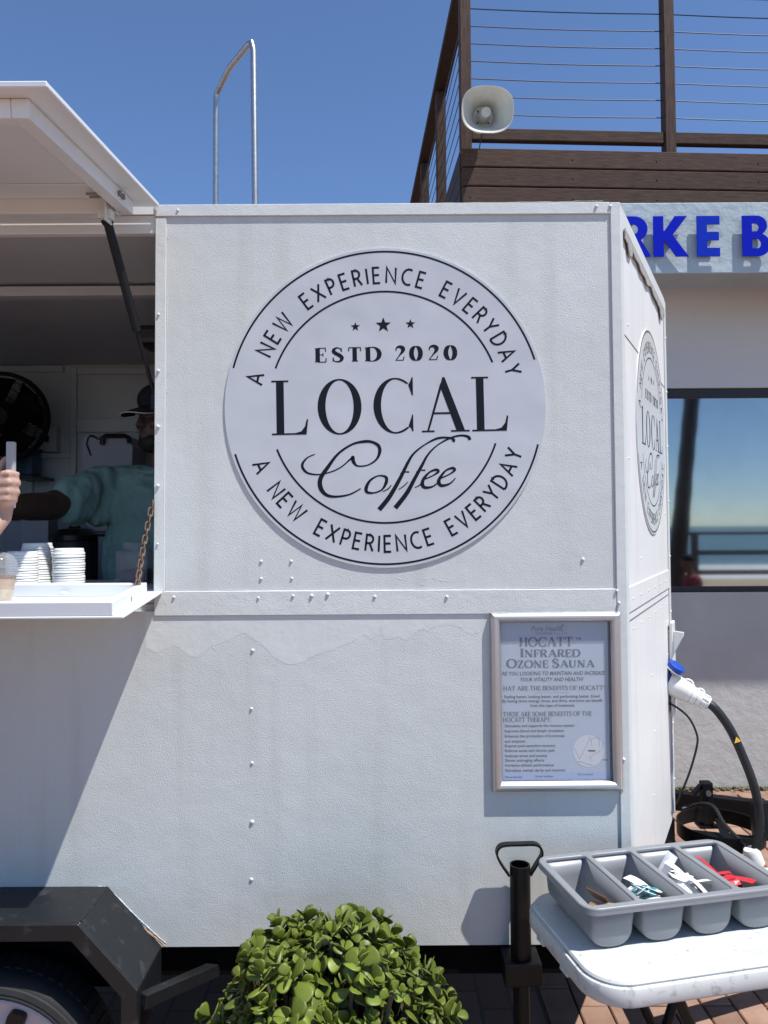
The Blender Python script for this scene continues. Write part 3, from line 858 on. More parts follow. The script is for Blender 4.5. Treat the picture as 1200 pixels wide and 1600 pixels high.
# nose
NF = frame((XC, D, 0), (AP[0] - XC, AP[1] - D, 0), (AP[1] - D, -(AP[0] - XC), 0))
NL = math.hypot(AP[0] - XC, AP[1] - D)
def npart(name, a, material, bev=.0, parent=None, smooth=False):
    mb = MB().box(*a, NF)
    return mb.build(name, material, parent or tr, bevel=bev, seg=1)
npart('nose_panel', (.002, NL, ZB, 2.597, -.025, 0), 'paint_nose')
NF2 = frame((AP[0], AP[1], 0), (XC - AP[0], YB - AP[1], 0), (YB - AP[1], AP[0] - XC, 0))
MB().box(.002, NL, ZB, 2.597, -.025, 0, NF2).build('nose_panel', 'paint_nose', tr)
npart('nose_corner_trim', (.001, .034, ZB, 2.618, .0005, .005), 'trim', .0015)
npart('nose_apex_trim', (NL - .035, NL + .004, ZB + .02, 2.612, .0005, .006), 'trim', .0015)
npart('nose_waist_band', (.0345, NL - .036, 1.455, 1.527, .0005, .004), 'paint_nose', .001)
npart('nose_top_trim', (.0345, NL - .036, 2.557, 2.618, .0005, .006), 'trim', .0015)
npart('seam', (.036, NL - .04, 2.256, 2.2585, .0003, .0012), 'seam')
npart('seam', (.036, NL - .04, 1.428, 1.431, .0003, .0012), 'seam')
# torn strip of old sealant under the nose roof edge
rs = random.Random(3)
top, bot = [], []
for i in range(40):
    t = .05 + i * (NL - .11) / 39
    wd = .018 + .022 * noise.noise((t * 9, 3.1, 0)) + (.03 if i in (3, 4, 5, 34, 35, 36) else 0)
    top.append((t, 2.567)); bot.append((t, 2.557 - max(.006, wd)))
MB().prism(top + bot[::-1], .0062, .0095, NF).build('sealant_strip', 'seal', tr)

# side trims
part('waist_band', (-.644, XC - .0265, D - .0045, D - .0005, SZ(960), SZ(922)), 'trim', .0012)
part('hatch_post_trim', (-.646, -.6155, D - .004, D - .0005, SZ(921.5), 2.588), 'trim', .0012)
part('top_trim', (-.648, XC - .0265, D - .006, D - .0005, SZ(337), ZR), 'trim', .0015)
part('corner_trim', (XC - .026, XC + .003, D - .006, D - .0005, ZB, ZR - .001), 'trim', .0015)
rs = random.Random(5)
def ridge(pts, r, name='paint_ridge', y=D, nn=5):
    P = catmull([(SX(a), y, SZ(b_)) for a, b_ in pts], nn)
    Q = [p + Vector((0, 0, noise.noise((p.x * 90, p.z * 90, 1)) * .0025)) for p in P]
    mb = MB(); mb.tube(Q, [r * .72 * (.35 + 1.1 * abs(noise.noise((p.x * 60, 4, p.z * 60)))) for p in Q], 6)
    return mb.build(name, 'trim', tr, smooth='all')
def Zc(zx, zy): return (220 + zx / 2.222, 850 + zy / 2.222)
ridge([Zc(*p) for p in ((340, 312), (355, 306), (385, 322), (425, 352), (470, 395), (530, 416), (600, 388), (640, 372))], .0008)
ridge([Zc(*p) for p in ((655, 368), (690, 356), (740, 335), (775, 317), (800, 330))], .0006)
ridge([Zc(*p) for p in ((960, 300), (1000, 298), (1040, 282), (1100, 290), (1130, 312), (1165, 310), (1190, 290))], .0008)
ridge([Zc(*p) for p in ((130, 350), (160, 376), (205, 388), (240, 358))], .0006)
ridge([Zc(*p) for p in ((150, 160), (220, 166), (290, 158), (420, 161), (600, 160), (760, 162), (930, 158), (1100, 156), (1250, 158), (1500, 154), (1640, 152))], .0011, nn=9)
ridge([(259.5, 345), (258.5, 420), (260, 500), (258.5, 560), (259.5, 640), (259, 700), (259.8, 770), (258.6, 840), (259.5, 918)], .0014, nn=14)
ridge([(262, 322.5), (330, 322), (420, 321), (520, 320.5), (640, 319.5), (800, 318.5), (950, 317.5)], .0012, y=D - .005, nn=14)
ridge([(168, 1382), (190, 1402), (215, 1428), (240, 1452), (262, 1472)], .003, nn=12)
ridge([(0, 1388), (60, 1386), (120, 1384), (168, 1382)], .0022, nn=12)
ridge([Zc(*p) for p in ((720, 85), (725, 110), (730, 135))], .0013)
ridge([Zc(*p) for p in ((1010, 118), (1040, 128), (1080, 132), (1140, 126))], .0012)
for k in range(46):      # blobs and runs of old paint
    a, b_ = rs.choice([(rs.uniform(640, 760), rs.uniform(975, 995)), (rs.uniform(640, 700), rs.uniform(976, 998)), (rs.uniform(256, 262), rs.uniform(350, 910)), (rs.uniform(270, 350), rs.uniform(995, 1030)), (rs.uniform(490, 740), rs.uniform(893, 918))])
    ridge([(a, b_), (a + rs.uniform(-5, 5), b_ + rs.uniform(-2, 3)), (a + rs.uniform(-7, 7), b_ + rs.uniform(-2, 4))], rs.uniform(.0007, .0013), 'paint_blob', nn=3)
pk1 = [Zc(*p) for p in ((20, 355), (60, 372), (120, 350), (160, 378), (205, 390), (250, 352), (300, 335), (355, 306), (385, 322), (425, 352), (470, 395), (530, 416), (600, 388), (690, 356), (740, 335), (775, 317), (800, 330), (830, 295), (845, 332), (890, 322), (925, 333), (960, 300), (1000, 298), (1040, 282), (1100, 290), (1130, 312), (1165, 310), (1190, 290))]
low = [(p.x, p.z + noise.noise((p.x * 90, p.z * 90, 1)) * .0035 + noise.noise((p.x * 320, 2, 1)) * .0025) for p in catmull([(SX(a), D, SZ(b_)) for a, b_ in pk1], 12)]
low = [(x, min(z, SZ(963))) for x, z in low]
pt_ = MB(); k_ = len(low)
pt_.add([(x, D - .00025, z) for x, z in low] + [(x, D - .00025, SZ(961)) for x, z in low], [(i, i + 1, k_ + i + 1, k_ + i) for i in range(k_ - 1)])
pt_.build('flaked_paint_patch', 'patch', tr, recalc=False)
rv = MB().lathe([(.0062, 0), (.0060, .0022), (.0043, .0042), (.0018, .0052), (.0, .0054)], 10, cap=False)
rvm, _ = rv.mesh('rivet', 'trim', smooth='all')
rvs = [(273, 931), (404, 933), (458, 930), (487, 930), (512, 928), (585, 932), (697, 933), (408, 876), (455, 876), (408, 903), (456, 903),
       (910, 876), (395, 1015), (393, 1106), (394, 1191), (394, 1283), (393, 1373), (247, 490), (247, 578), (247, 665), (247, 757), (247, 848),
       (277, 328), (939, 326), (961, 326), (961, 925), (964, 944), (967, 1188)]
for a, b_ in rvs:
    on = D - .0046 if (922 < b_ < 960 or a < 260 or b_ < 340 or a > 955) else D
    if b_ < 340 or a > 955: on = D - .0061
    s_ = rs.uniform(.62, .98)
    place('rivet', rvm, None, tr, align((SX(a), on, SZ(b_)), (0, -1, 0)) @ Matrix.Diagonal((s_, s_, s_ * rs.uniform(.8, 1.3), 1)))
for i in range(6):
    for zz in (1.49, 1.40):
        place('rivet', rvm, None, tr, NF @ Matrix.Translation((.1 + i * .16 + (.03 if zz < 1.45 else 0), zz, .0041 if zz > 1.45 else .0)) @ Matrix.Diagonal((.55, .55, .55, 1)))
for i in range(9):
    place('rivet', rvm, None, tr, NF @ Matrix.Translation((NL - .018, .7 + i * .22, .006)) @ Matrix.Diagonal((.8, .8, .8, 1)))
for t, z in ((.12, 2.30), (.10, 1.9), (.5, 1.2), (.55, 1.0), (.5, .8), (.3, 1.6), (.95, 1.75), (.97, 1.2)):
    place('rivet', rvm, None, tr, NF @ Matrix.Translation((t, z, 0)) @ Matrix.Diagonal((.6, .6, .6, 1)))

# ---- raised hatch
HA0, HA1 = Vector((0, 2.150, 2.622)), Vector((0, 1.425, 2.545))       # hinge line and outer edge
hd = (HA1 - HA0).normalized(); hup = Vector((1, 0, 0)).cross(hd); hup = hup if hup.z > 0 else -hup
def HMX(x0=0): 
    return Matrix(((1, 0, 0, 0), (0, hd.y, hup.y, HA0.y), (0, hd.z, hup.z, HA0.z), (0, 0, 0, 1)))
HL = (HA1 - HA0).length
hm = HMX()
hatch = MB().box(-2.36, -.634, 0, HL, -.006, .006, hm).build('hatch_door', 'sheet', tr, bevel=.002, seg=1)
fr = MB()
fr.box(-.725, -.690, .055, HL - .045, -.044, -.0065, hm)
fr.build('hatch_frame_rail', 'sheet', hatch, bevel=.003)
fr = MB(); fr.box(-2.30, -.7255, HL - .080, HL - .045, -.044, -.0065, hm); fr.build('hatch_frame_rail', 'sheet', hatch, bevel=.003)
fr = MB(); fr.box(-2.30, -.7255, .055, .090, -.050, -.0065, hm); fr.build('hatch_frame_rail', 'sheet', hatch, bevel=.003)
fr = MB(); fr.box(-2.30, -.7255, .0915, .20, -.010, -.0065, hm); fr.build('hatch_hinge_flange', 'sheet', hatch, bevel=.002)
bk = MB(); bk.box(-.762, -.7255, .105, .135, -.075, -.0505, hm); bk.box(-.738, -.734, .09, .15, -.086, -.0105, hm)
bk.build('strut_bracket', 'trim', hatch, bevel=.002)
for y in (.15, .175):
    MB().tube([hm @ Vector((-.685, y, -.025)), hm @ Vector((-.775, y, -.025))], .0035, 8).build('bolt', 'bolt', hatch)
    MB().tube([hm @ Vector((-.688, y, -.025)), hm @ Vector((-.6825, y, -.025))], .008, 6).build('nut', 'bolt', hatch)
# gas strut
p0 = hm @ Vector((-.748, .10, -.072)); p1 = Vector((-.656, 2.205, 2.07))
pm_ = p0.lerp(p1, .60)
gs = MB().tube([p0, pm_], .0125, 12).build('gas_strut', 'black', tr, smooth=True)
MB().tube([pm_, p1], .0055, 10).build('strut_rod', 'black', gs, smooth=True)
MB().ball(p0, .017).build('strut_ball_joint', 'black', gs, smooth='all')
MB().box(-.668, -.645, 2.195, 2.215, 2.045, 2.09).build('strut_mount', 'black', gs)

# ---- fold-down shelf
s0, s1 = Vector((0, 2.158, 1.527)), Vector((0, 1.835, 1.494))
sd_ = (s1 - s0).normalized(); su = Vector((0, -sd_.z, sd_.y)); su = su if su.z > 0 else -su
sm = Matrix(((1, 0, 0, 0), (0, sd_.y, su.y, s0.y), (0, sd_.z, su.z, s0.z), (0, 0, 0, 1)))
SL = (s1 - s0).length
shelf = MB().box(-2.3, -.622, 0, SL, -.006, 0, sm).build('serving_shelf', 'sheet', tr, bevel=.0015, seg=1)
for nm, a in (('shelf_back_lip', (-2.28, -.6475, .055, .075, .0005, .034)), ('shelf_front_lip', (-2.28, -.6475, SL - .022, SL - .002, .0005, .034)),
              ('shelf_side_lip', (-.668, -.6475, .0755, SL - .0225, .0005, .0335))):
    MB().box(*a, sm).build(nm, 'sheet', shelf, bevel=.0015, seg=1)
MB().ball(sm @ Vector((-.86, .09, .012)), (.012, .005, .006)).build('catch', 'lid', shelf, smooth='all')
MB().box(-.6474, -.6468, SL * .56, SL * .56 + .006, .008, .02, sm).build('screw', 'bolt', shelf)
# ---- chain holding the shelf
c0, c1 = sm @ Vector((-.660, .10, .030)), Vector((-.648, 2.150, SZ(782)))
ch = bpy.data.objects.new('shelf_chain', None); link(ch, tr, Matrix.Translation(c0))
lk = MB()
lp = [(.0062 * math.cos(a) , .0 , .0062 * math.sin(a) + (.0065 if math.sin(a) > 0 else -.0065)) for a in [2 * math.pi * i / 18 for i in range(18)]]
lk.tube(lp, .0026, 7, closed=True)
lkm, _ = lk.mesh('chain_link', 'rust', smooth='all')
NLK = 14
for i in range(NLK):
    t = (i + .5) / NLK
    sag = -.018 * 4 * t * (1 - t)
    p = c0.lerp(c1, t) + Vector((0, 0, sag)) + Vector((-.006 * math.sin(math.pi * t), 0, 0))
    d = (c1 - c0).normalized() + Vector((0, 0, -.018 * 4 * (1 - 2 * t) / (c1 - c0).length))
    place('chain_link', lkm, None, ch, align(p, d) @ Matrix.Rotation(R(45 + 90 * (i % 2)), 4, 'Z') @ Matrix.Translation((0, 0, -.0127 + .0)) )

# ---- wheel arch
prof = [(-1.38, .40), (-1.38, .555), (-1.215, .716), (-.769, .716), (-.620, .553), (-.620, .425)]
def band(P, t):
    out = []
    for i, p in enumerate(P):
        a = Vector(P[i]) - Vector(P[i - 1]) if i else Vector(P[1]) - Vector(P[0])
        b2 = Vector(P[i + 1]) - Vector(P[i]) if i < len(P) - 1 else a
        a.normalize(); b2.normalize()
        m2 = (Vector((a.y, -a.x)) + Vector((b2.y, -b2.x))).normalized()
        out.append((p[0] + m2.x * t / max(.5, m2.dot(Vector((a.y, -a.x)))), p[1] + m2.y * t / max(.5, m2.dot(Vector((a.y, -a.x))))))
    return list(P) + out[::-1]
FX = Matrix(((1, 0, 0, 0), (0, 0, -1, 0), (0, 1, 0, 0), (0, 0, 0, 1)))     # local xy -> xz, local z -> -y
arch = MB().prism(band(prof, .008), -(D - .0005), -1.962, FX).build('wheel_arch', 'fender', tr, bevel=.002, seg=1)
MB().prism(band(prof, .042), -1.9615, -1.953, FX).build('arch_flange', 'fender', arch, bevel=.002, seg=1)
rp = catmull([(SX(222), D - .004, SZ(1440)), (SX(238), D - .006, SZ(1455)), (SX(250), D - .006, SZ(1464)), (SX(262), D - .004, SZ(1476))], 8)
MB().tube([p + Vector((0, 0, .004 * noise.noise((i, 2, 1)))) for i, p in enumerate(rp)], [.0018 + .0022 * abs(noise.noise((i * .7, 1, 1))) for i in range(len(rp))], 6).build('rust_edge', 'rustp', arch, smooth='all')
MB().prism([(-1.365, .45), (-.633, .45), (-.633, .546), (-.775, .700), (-1.21, .700), (-1.365, .55)], -(D - .001), -(D - .010), FX).build('arch_liner', 'chassis', arch)
for (xa, za), (xb, zb2) in (((-.769, .7165), (-.769, .7165)), ((-1.215, .7165), (-1.215, .7165))):
    wp = [Vector((xa + .0015 * noise.noise((i * .9, 1, 2)), 2.15 - i * .0062, za - .0005 + .0006 * noise.noise((i * .7, 5, 2)))) for i in range(30)]
    MB().tube(wp, [.0022 + .0012 * abs(noise.noise((i * 1.3, 3, 3))) for i in range(30)], 6).build('weld_bead', 'fender', arch, smooth='all')
MB().bar((-.616, 1.975, .515), (-.43, 2.26, .462), .03, .034).build('arch_stay', 'fender', tr, bevel=.003)
part('chassis_rail', (XL, .60, D + .02, D + .08, .462, ZB - .001), 'chassis')
part('chassis_rail', (XL, .60, YB - .10, YB - .04, .462, ZB - .001), 'chassis')
part('underfloor', (XL + .02, .62, D + .081, YB - .11, .52, ZB - .001), 'chassis')
for x in (-2.2, -.3, .45): part('cross_member', (x, x + .06, D + .081, YB - .101, .44, .518), 'chassis')
MB().tube([(-1.0, 2.10, .285), (-1.0, 4.1, .285)], .03, 12).build('axle', 'chassis', tr, smooth=True)
def wheel(y, s_):
    base = align((-1.0, y, .285), (0, -s_, 0))
    tp_ = [(.20, -.07), (.235, -.088), (.262, -.078), (.276, -.060), (.283, -.045), (.283, .045), (.278, .058), (.268, .072), (.262, .074), (.260, .079), (.248, .083), (.2465, .0805), (.240, .084), (.233, .080), (.226, .068)]
    w_ = MB().lathe(tp_, 56, base, cap=False).build('wheel', 'rubber', tr, smooth=True)
    tl = MB()
    for k in range(60):
        a = 2 * math.pi * k / 60
        tl.box(.278, .2865, -.008, .008, -.03, .03, base @ Matrix.Rotation(a + .05, 4, 'Z'))
    tl.build('tread', 'rubber', w_)
    MB().lathe([(.226, .06), (.231, .076), (.226, .080), (.216, .068), (.208, .05), (.19, .046), (.165, .05), (.15, .062), (.11, .066), (.08, .052), (.05, .05), (.045, .06), (.0, .062)], 40, base, cap=False).build('rim', 'rim', w_, smooth=True)
    for k in range(10):
        a = 2 * math.pi * k / 10
        sl_ = MB(); sl_.prism(rrect(.155, .196, -.022, .022, .012, 3), .047, .0665, base @ Matrix.Rotation(a, 4, 'Z'))
        sl_.build('rim_slot', 'blackpl', w_)
    nb = MB()
    for k in range(4): nb.tube([base @ Vector((.035 * math.cos(k * 1.57), .035 * math.sin(k * 1.57), .055)), base @ Vector((.035 * math.cos(k * 1.57), .035 * math.sin(k * 1.57), .07))], .008, 6)
    nb.build('wheel_nuts', 'bolt', w_)
wheel(2.062, 1); wheel(4.14, -1)

# ---- draw bar, gas ring, coupling
P3 = at
CP = Vector((2.45, 3.10, .44))
for y in (2.34, 3.86):
    MB().bar((.50, y, .46), (CP.x, 3.10 + (.03 if y > 3 else -.03), .44), .05, .08).build('drawbar', 'black', tr, bevel=.004)
MB().bar((1.06, 2.56, .475), (1.06, 3.64, .475), .05, .06).build('drawbar_cross', 'black', tr, bevel=.004)
MB().bar((1.62, 2.83, .455), (1.62, 3.37, .455), .05, .05).build('drawbar_cross', 'black', tr, bevel=.004)
part('coupling', (CP.x - .05, CP.x + .22, 3.05, 3.15, .42, .52), 'black', .02)
rg = MB()
rc = Vector((1.338, 3.12, .458))
rg.lathe([(.165, 0), (.165, .055), (.159, .055), (.159, 0), (.165, 0)], 48, Matrix.Translation(rc), cap=False)
ring = rg.build('gas_bottle_ring', 'black', tr, smooth=True)
MB().bar(rc + Vector((-.12, .02, .01)), rc + Vector((.14, -.06, .01)), .05, .006).build('ring_plate', 'black', ring)
MB().bar(rc + Vector((-.02, -.13, .01)), rc + Vector((.06, .15, .012)), .035, .006).build('ring_plate', 'black', ring)
jp = Vector((1.358, 3.30, 0))
jk = MB().box(jp.x - .022, jp.x + .022, jp.y - .022, jp.y + .022,   .44, .617).build('clamp_post', 'black', tr, bevel=.005)
MB().bar((jp.x - .022, jp.y, .60), (jp.x - .062, jp.y - .01, .565), .018, .018).build('clamp_handle', 'black', jk, bevel=.003)
MB().tube([(jp.x + .0, jp.y - .0225, .575), (jp.x, jp.y - .028, .575)], .012, 10).build('clamp_bolt', 'bolt', jk)
MB().box(jp.x - .04, jp.x + .04, jp.y - .03, jp.y + .03, .43, .439).build('clamp_plate', 'black', jk)
lt = MB(); lt.box(-.03, .03, -.022, .022, .0, .16, Matrix.Translation((1.482, 3.08, .46)) @ Matrix.Rotation(R(-4), 4, 'Y'))
lt.build('drawbar_latch', 'fender', tr, bevel=.012)
# small corner leg below the nose
MB().box(1.09, 1.13, 3.05, 3.12, .40, .55).build('nose_foot', 'black', tr)

# ---- power inlet on the nose
SB = P3(1040, 1063, 3.03)
inl = npart('power_inlet', (NL - .085, NL - .006, .965, 1.325, .0065, .020), 'plugw', .004)
fl = MB()
fp = [P3(1041, 984, 3.04), P3(1068, 988, 2.99), P3(1067, 995, 2.99), P3(1042, 1042, 3.04)]
nv = (fp[1] - fp[0]).cross(fp[3] - fp[0]).normalized() * .008
fl.add([tuple(p) for p in fp] + [tuple(p + nv) for p in fp], [(0, 1, 2, 3), (7, 6, 5, 4), (0, 4, 5, 1), (1, 5, 6, 2), (2, 6, 7, 3), (3, 7, 4, 0)])
fl.build('inlet_flap', 'plugw', inl, bevel=.003)
MB().tube([P3(1033, 1060, 3.05), P3(1048, 1068, 3.03)], .040, 20).build('inlet_socket', 'plugb', inl, smooth=True)
c_ = P3(1056, 1043, 3.0); ax = (P3(1064, 1052, 3.0) - P3(1047, 1034, 3.0)).normalized()
cp = MB(); cp.lathe([(.0, -.008), (.034, -.008), (.034, .010), (.030, .012), (0, .012)], 24, align(c_, Vector((.45, -.35, .75))), cap=False)
cp.build('inlet_cap', 'plugb', inl, smooth=True)
MB().lathe([(.036, -.013), (.0362, -.0085), (.0, -.0085)], 24, align(c_, Vector((.45, -.35, .75)))).build('cap_rim', 'plugw', inl, smooth=True)

# ================================================================== power cable with plug
pc = thing('power_cable', 'thick black power cable with white plug in the nose inlet', 'cable', tuple(P3(1180, 1345, 2.9)))
a0, a1 = P3(1044, 1066, 3.03), P3(1108, 1100, 2.97)
ax = (a1 - a0).normalized(); LL = (a1 - a0).length
pl = MB().lathe([(0, 0), (.041, 0), (.043, .01), (.043, .05), (.040, .055), (.040, .072), (.0375, .075), (.0375, .09), (.032, .095), (.034, .10), (.034, .112), (.029, .116), (.031, .120), (.031, .132), (.026, .136), (.027, LL - .03), (.024, LL), (0, LL)], 24, align(a0, ax), cap=False)
plug = pl.build('plug', 'plugw', pc, smooth=True)
rb = MB()
for k in range(10):
    a = 2 * math.pi * k / 10
    rb.box(.024, .0295, -.003, .003, LL - .042, LL - .006, align(a0, ax) @ Matrix.Rotation(a, 4, 'Z'))
rb.build('plug_ribs', 'plugw', plug)
for t, r_ in ((.066, .013), (.118, .010)):
    q = a0 + ax * t; upn = Vector((ax.z, 0, -ax.x)); upn = upn if upn.z > 0 else -upn
    lp_ = [q + upn * (.038 - (.008 if t > .1 else 0) + r_ * math.sin(a)) + ax * (r_ * 1.3 * math.cos(a)) for a in [math.pi * i / 10 for i in range(11)]]
    MB().tube(lp_, .004, 8).build('plug_hook', 'plugw', plug, smooth=True)
cpts = catmull([a1 - ax * .01, P3(1118, 1108, 2.96), P3(1140, 1138, 2.95), P3(1160, 1180, 2.94), P3(1178, 1228, 2.92), P3(1187, 1275, 2.91), P3(1184, 1315, 2.9), P3(1176, 1340, 2.9)], 8)
MB().tube(cpts, [.0145] * 3 + [.0165] * (len(cpts) - 3), 14).build('cable_sheath', 'hose', pc, smooth=True)
cf = MB().lathe([(.0, 0), (.033, 0), (.030, .05), (.024, .06), (0, .06)], 20, align(P3(1181, 1350, 2.9), P3(1176, 1330, 2.9) - P3(1184, 1352, 2.9)), cap=False)
cf.build('cable_connector', 'plugw', pc, smooth=True)
# warning triangle
tw = P3(1152, 1157, 2.921)
tm = frame(tw, (1, .12, 0), (-.05, -1, .25))
tri = MB().prism([(-.013, -.010), (.014, -.003), (-.002, .013)], .0, .001, tm).build('warning_label', 'yellow', pc)
MB().prism([(-.004, -.004), (.0, -.001), (-.001, .0), (.003, .004), (-.002, .001), (-.001, .0)], .0011, .0014, tm).build('warning_mark', 'ink', tri)
# tail running on to the ground
MB().tube(catmull([P3(1181, 1348, 2.9), P3(1196, 1385, 2.9), (1.62, 2.85, .14), (1.9, 2.9, .022), (2.6, 3.2, .022)], 8), .016, 12).build('cable_tail', 'hose', pc, smooth=True)
tc_ = thing('thin_cable', 'thin black wire looping down from the nose inlet', 'wire', tuple(P3(1056, 1255, 3.02)))
MB().tube(catmull([P3(1038, 1098, 3.05), P3(1052, 1102, 3.0), P3(1075, 1120, 2.98), P3(1088, 1145, 2.98), P3(1089, 1165, 2.98), P3(1078, 1205, 2.99), P3(1064, 1240, 3.0), P3(1057, 1256, 3.03)], 8), .0042, 8).build('wire', 'hose', tc_, smooth=True)
tl_ = thing('brake_hose', 'thin black hose arching over the black gas bottle ring', 'hose', (1.4, 3.15, .45))
MB().tube(catmull([P3(1066, 1264, 3.3), P3(1082, 1259, 3.3), P3(1100, 1256, 3.25), P3(1116, 1262, 3.2), P3(1130, 1285, 3.1), P3(1145, 1302, 3.02), P3(1166, 1322, 2.92)], 8), .008, 10).build('hose_line', 'hose', tl_, smooth=True)

# ================================================================== parking stand tube at the trailer front
ps_ = thing('steady_leg', 'black steel tube leg with loop handle below the poster frame', 'steady leg', (.375, 2.10, 0))
tx, ty = .3615, 2.112
MB().lathe([(.0275, 0), (.0275, .309), (.0235, .309), (.0235, .27), (.0, .27)], 24, Matrix.Translation((tx, ty, .48)), cap=False).build('tube', 'black', ps_, smooth=True)
MB().box(tx - .05, tx + .05, ty - .04, ty + .06, .485, .546).build('clamp_block', 'black', ps_, bevel=.006)
MB().tube([(tx, ty, .485), (tx, ty, .03)], .022, 14).build('inner_leg', 'black', ps_, smooth=True)
MB().box(tx - .06, tx + .06, ty - .06, ty + .06, -.012, .03).build('foot_plate', 'black', ps_, bevel=.005)
hpts = [(795, 1367), (782, 1348), (776, 1334), (779, 1324), (789, 1319.5), (815, 1318.5), (836, 1318.5), (845, 1325), (846, 1336), (838, 1350), (828, 1366)]
hh = catmull([at(a, b_, ty) for a, b_ in hpts], 5)
hl = MB()
for i in range(len(hh) - 1):
    hl.bar(hh[i], hh[i + 1] + (hh[i + 1] - hh[i]) * .08, .022, .0055, up=(hh[i + 1] - hh[i]).cross(Vector((0, 1, 0))))
hl.build('loop_handle', 'black', ps_)

# ================================================================== ROUND SIGNS
def star(cx, cy, r):
    return [(cx + (r if i % 2 == 0 else r * .42) * math.cos(R(90 + 36 * i)), cy + (r if i % 2 == 0 else r * .42) * math.sin(R(90 + 36 * i))) for i in range(10)]

def round_sign(mt, scale, label, board='sign'):
    """mt: local x right, y up, z out of the wall; drawn in units of 1/548 of the radius"""
    K = .000825 * scale
    base = mt @ Matrix.Rotation(R(.75), 4, 'Z') @ Matrix.Scale(K, 4)
    L0 = mt.translation
    sgn = thing('round_sign', label, 'sign', (L0.x, L0.y, L0.z - 549 * K))
    bd = MB()
    n = 160
    ring = [(549 * math.cos(2 * math.pi * i / n), 549 * math.sin(2 * math.pi * i / n)) for i in range(n)]
    bd.prism(ring, .4, 5.6, base)
    board_o = bd.build('board', board, sgn)
    Z = 6.0
    # zst works in drawing units here, so lift by plain numbers
    def inked(name, f):
        mb = MB(); f(mb); return mb.build(name, 'ink', sgn, recalc=False)
    cnt = [0]
    def z_():
        cnt[0] += 1
        return Z + .03 * (cnt[0] % 10)
    inked('ring_line', lambda mb: (mb.ribbon(arc(0, 0, 537, 537, 16.5, 164.5, 120), 6.6, z_(), base)))
    inked('ring_line', lambda mb: (mb.ribbon(arc(0, 0, 537, 537, 196.5, 345, 120), 6.6, z_(), base)))
    inked('ring_line', lambda mb: (mb.ribbon(arc(0, 0, 398, 398, 21.5, 159.5, 100), 6.6, z_(), base)))
    inked('ring_line', lambda mb: (mb.ribbon(arc(0, 0, 397, 397, 200.5, 340.5, 100), 6.6, z_(), base)))
    TXT = "A NEW EXPERIENCE EVERYDAY"
    def arctext(r, a_start, a_end, h, flip):
        gap = .36; sp = .48
        ws = [(SANS[c][0] if c != ' ' else sp) for c in TXT]
        tot = sum(ws) + gap * (len(TXT) - 1)
        x = 0
        for c, w in zip(TXT, ws):
            t = (x + w / 2) / tot
            a = a_start + (a_end - a_start) * t
            if c != ' ':
                if not flip:
                    m2 = base @ Matrix.Rotation(R(a - 90), 4, 'Z') @ Matrix.Translation((-w * h / 2 * .93, r, 0)) @ Matrix.Diagonal((.93, 1, 1, 1))
                else:
                    m2 = base @ Matrix.Rotation(R(a + 90), 4, 'Z') @ Matrix.Translation((-w * h / 2 * .93, -r - h, 0)) @ Matrix.Diagonal((.93, 1, 1, 1))
                mb = MB()
                for st_ in SANS[c][1]:
                    mb.ribbon([(px * h, py * h) for px, py in st_], 7.6, z_(), m2)
                mb.build('motto_letter', 'ink', sgn, recalc=False)
            x += w + gap
    arctext(428, 169, 13.0, 54, False)
    arctext(441, 202.5, 340.5, 54, True)
    for cx, cy, r in ((-1, 282, 27), (-97, 278, 16), (92, 284, 17)):
        inked('star', lambda mb: mb.prism(star(cx, cy, r), Z, Z + .3, base))
    def estd():
        for c, x0, x1 in (('E', -233, -201), ('S', -176, -144), ('T', -121, -81), ('D', -61, -16), ('2', 37, 69), ('0', 91, 127), ('2', 151, 184), ('0', 209, 245)):
            wd = SERIF[c][0] * 48; mb = MB()
            m2 = base @ Matrix.Translation((x0 - 2, 158, 0)) @ Matrix.Diagonal(((x1 - x0 + 4) / wd, 1, 1, 1))
            for pts, k in SERIF[c][1]:
                P = [(p[0] * 48, p[1] * 48) for p in pts]
                if k in 'th': mb.ribbon(P, (12.2 if k == 't' else 2.8), z_(), m2)
                else: mb.ribbon(P, dirw(P, 12.2, 2.8, k), z_(), m2)
            for xa, xb, y in SERIF[c][2]:
                mb.ribbon([(xa * 48 - 2, 1.5 if y == 0 else 46.5), (xb * 48 + 3, 1.5 if y == 0 else 46.5)], 3.0, z_(), m2)
            mb.build('date_letter', 'ink', sgn, recalc=False)
    estd()
    # LOCAL
    def G(mb, x0, polys):
        for p in polys:
            mb.prism([(x0 + a, -90 + b_) for a, b_ in p], Z, Z + .3 + .02 * (z_() - Z), base)
    def Lgl(mb, x0):
        G(mb, x0, [[(0, 181.5), (58, 181.5), (58, 187), (0, 187)], [(16, 0), (42, 0), (42, 184), (16, 184)],
                   [(0, 0), (118, 0), (118, 5.5), (0, 5.5)], [(70, 3), (118, 3), (124, 52), (119, 52), (113, 28), (100, 11)]])
    inked('name_letter', lambda mb: Lgl(mb, -388))
    inked('name_letter', lambda mb: Lgl(mb, 296))
    def ringshape(cx, cy, ro, so, ri, si, a0, a1, n=60):
        return ([(cx + ro * math.cos(R(a0 + (a1 - a0) * i / n)), cy + so * math.sin(R(a0 + (a1 - a0) * i / n))) for i in range(n + 1)],
                [(cx + ri * math.cos(R(a0 + (a1 - a0) * i / n)), cy + si * math.sin(R(a0 + (a1 - a0) * i / n))) for i in range(n + 1)])
    def strip(mb, a, b_):
        k = len(a)
        mb.add([(p[0], p[1], Z + .1) for p in a] + [(p[0], p[1], Z + .1) for p in b_], [(i, i + 1, k + i + 1, k + i) for i in range(k - 1)], base)
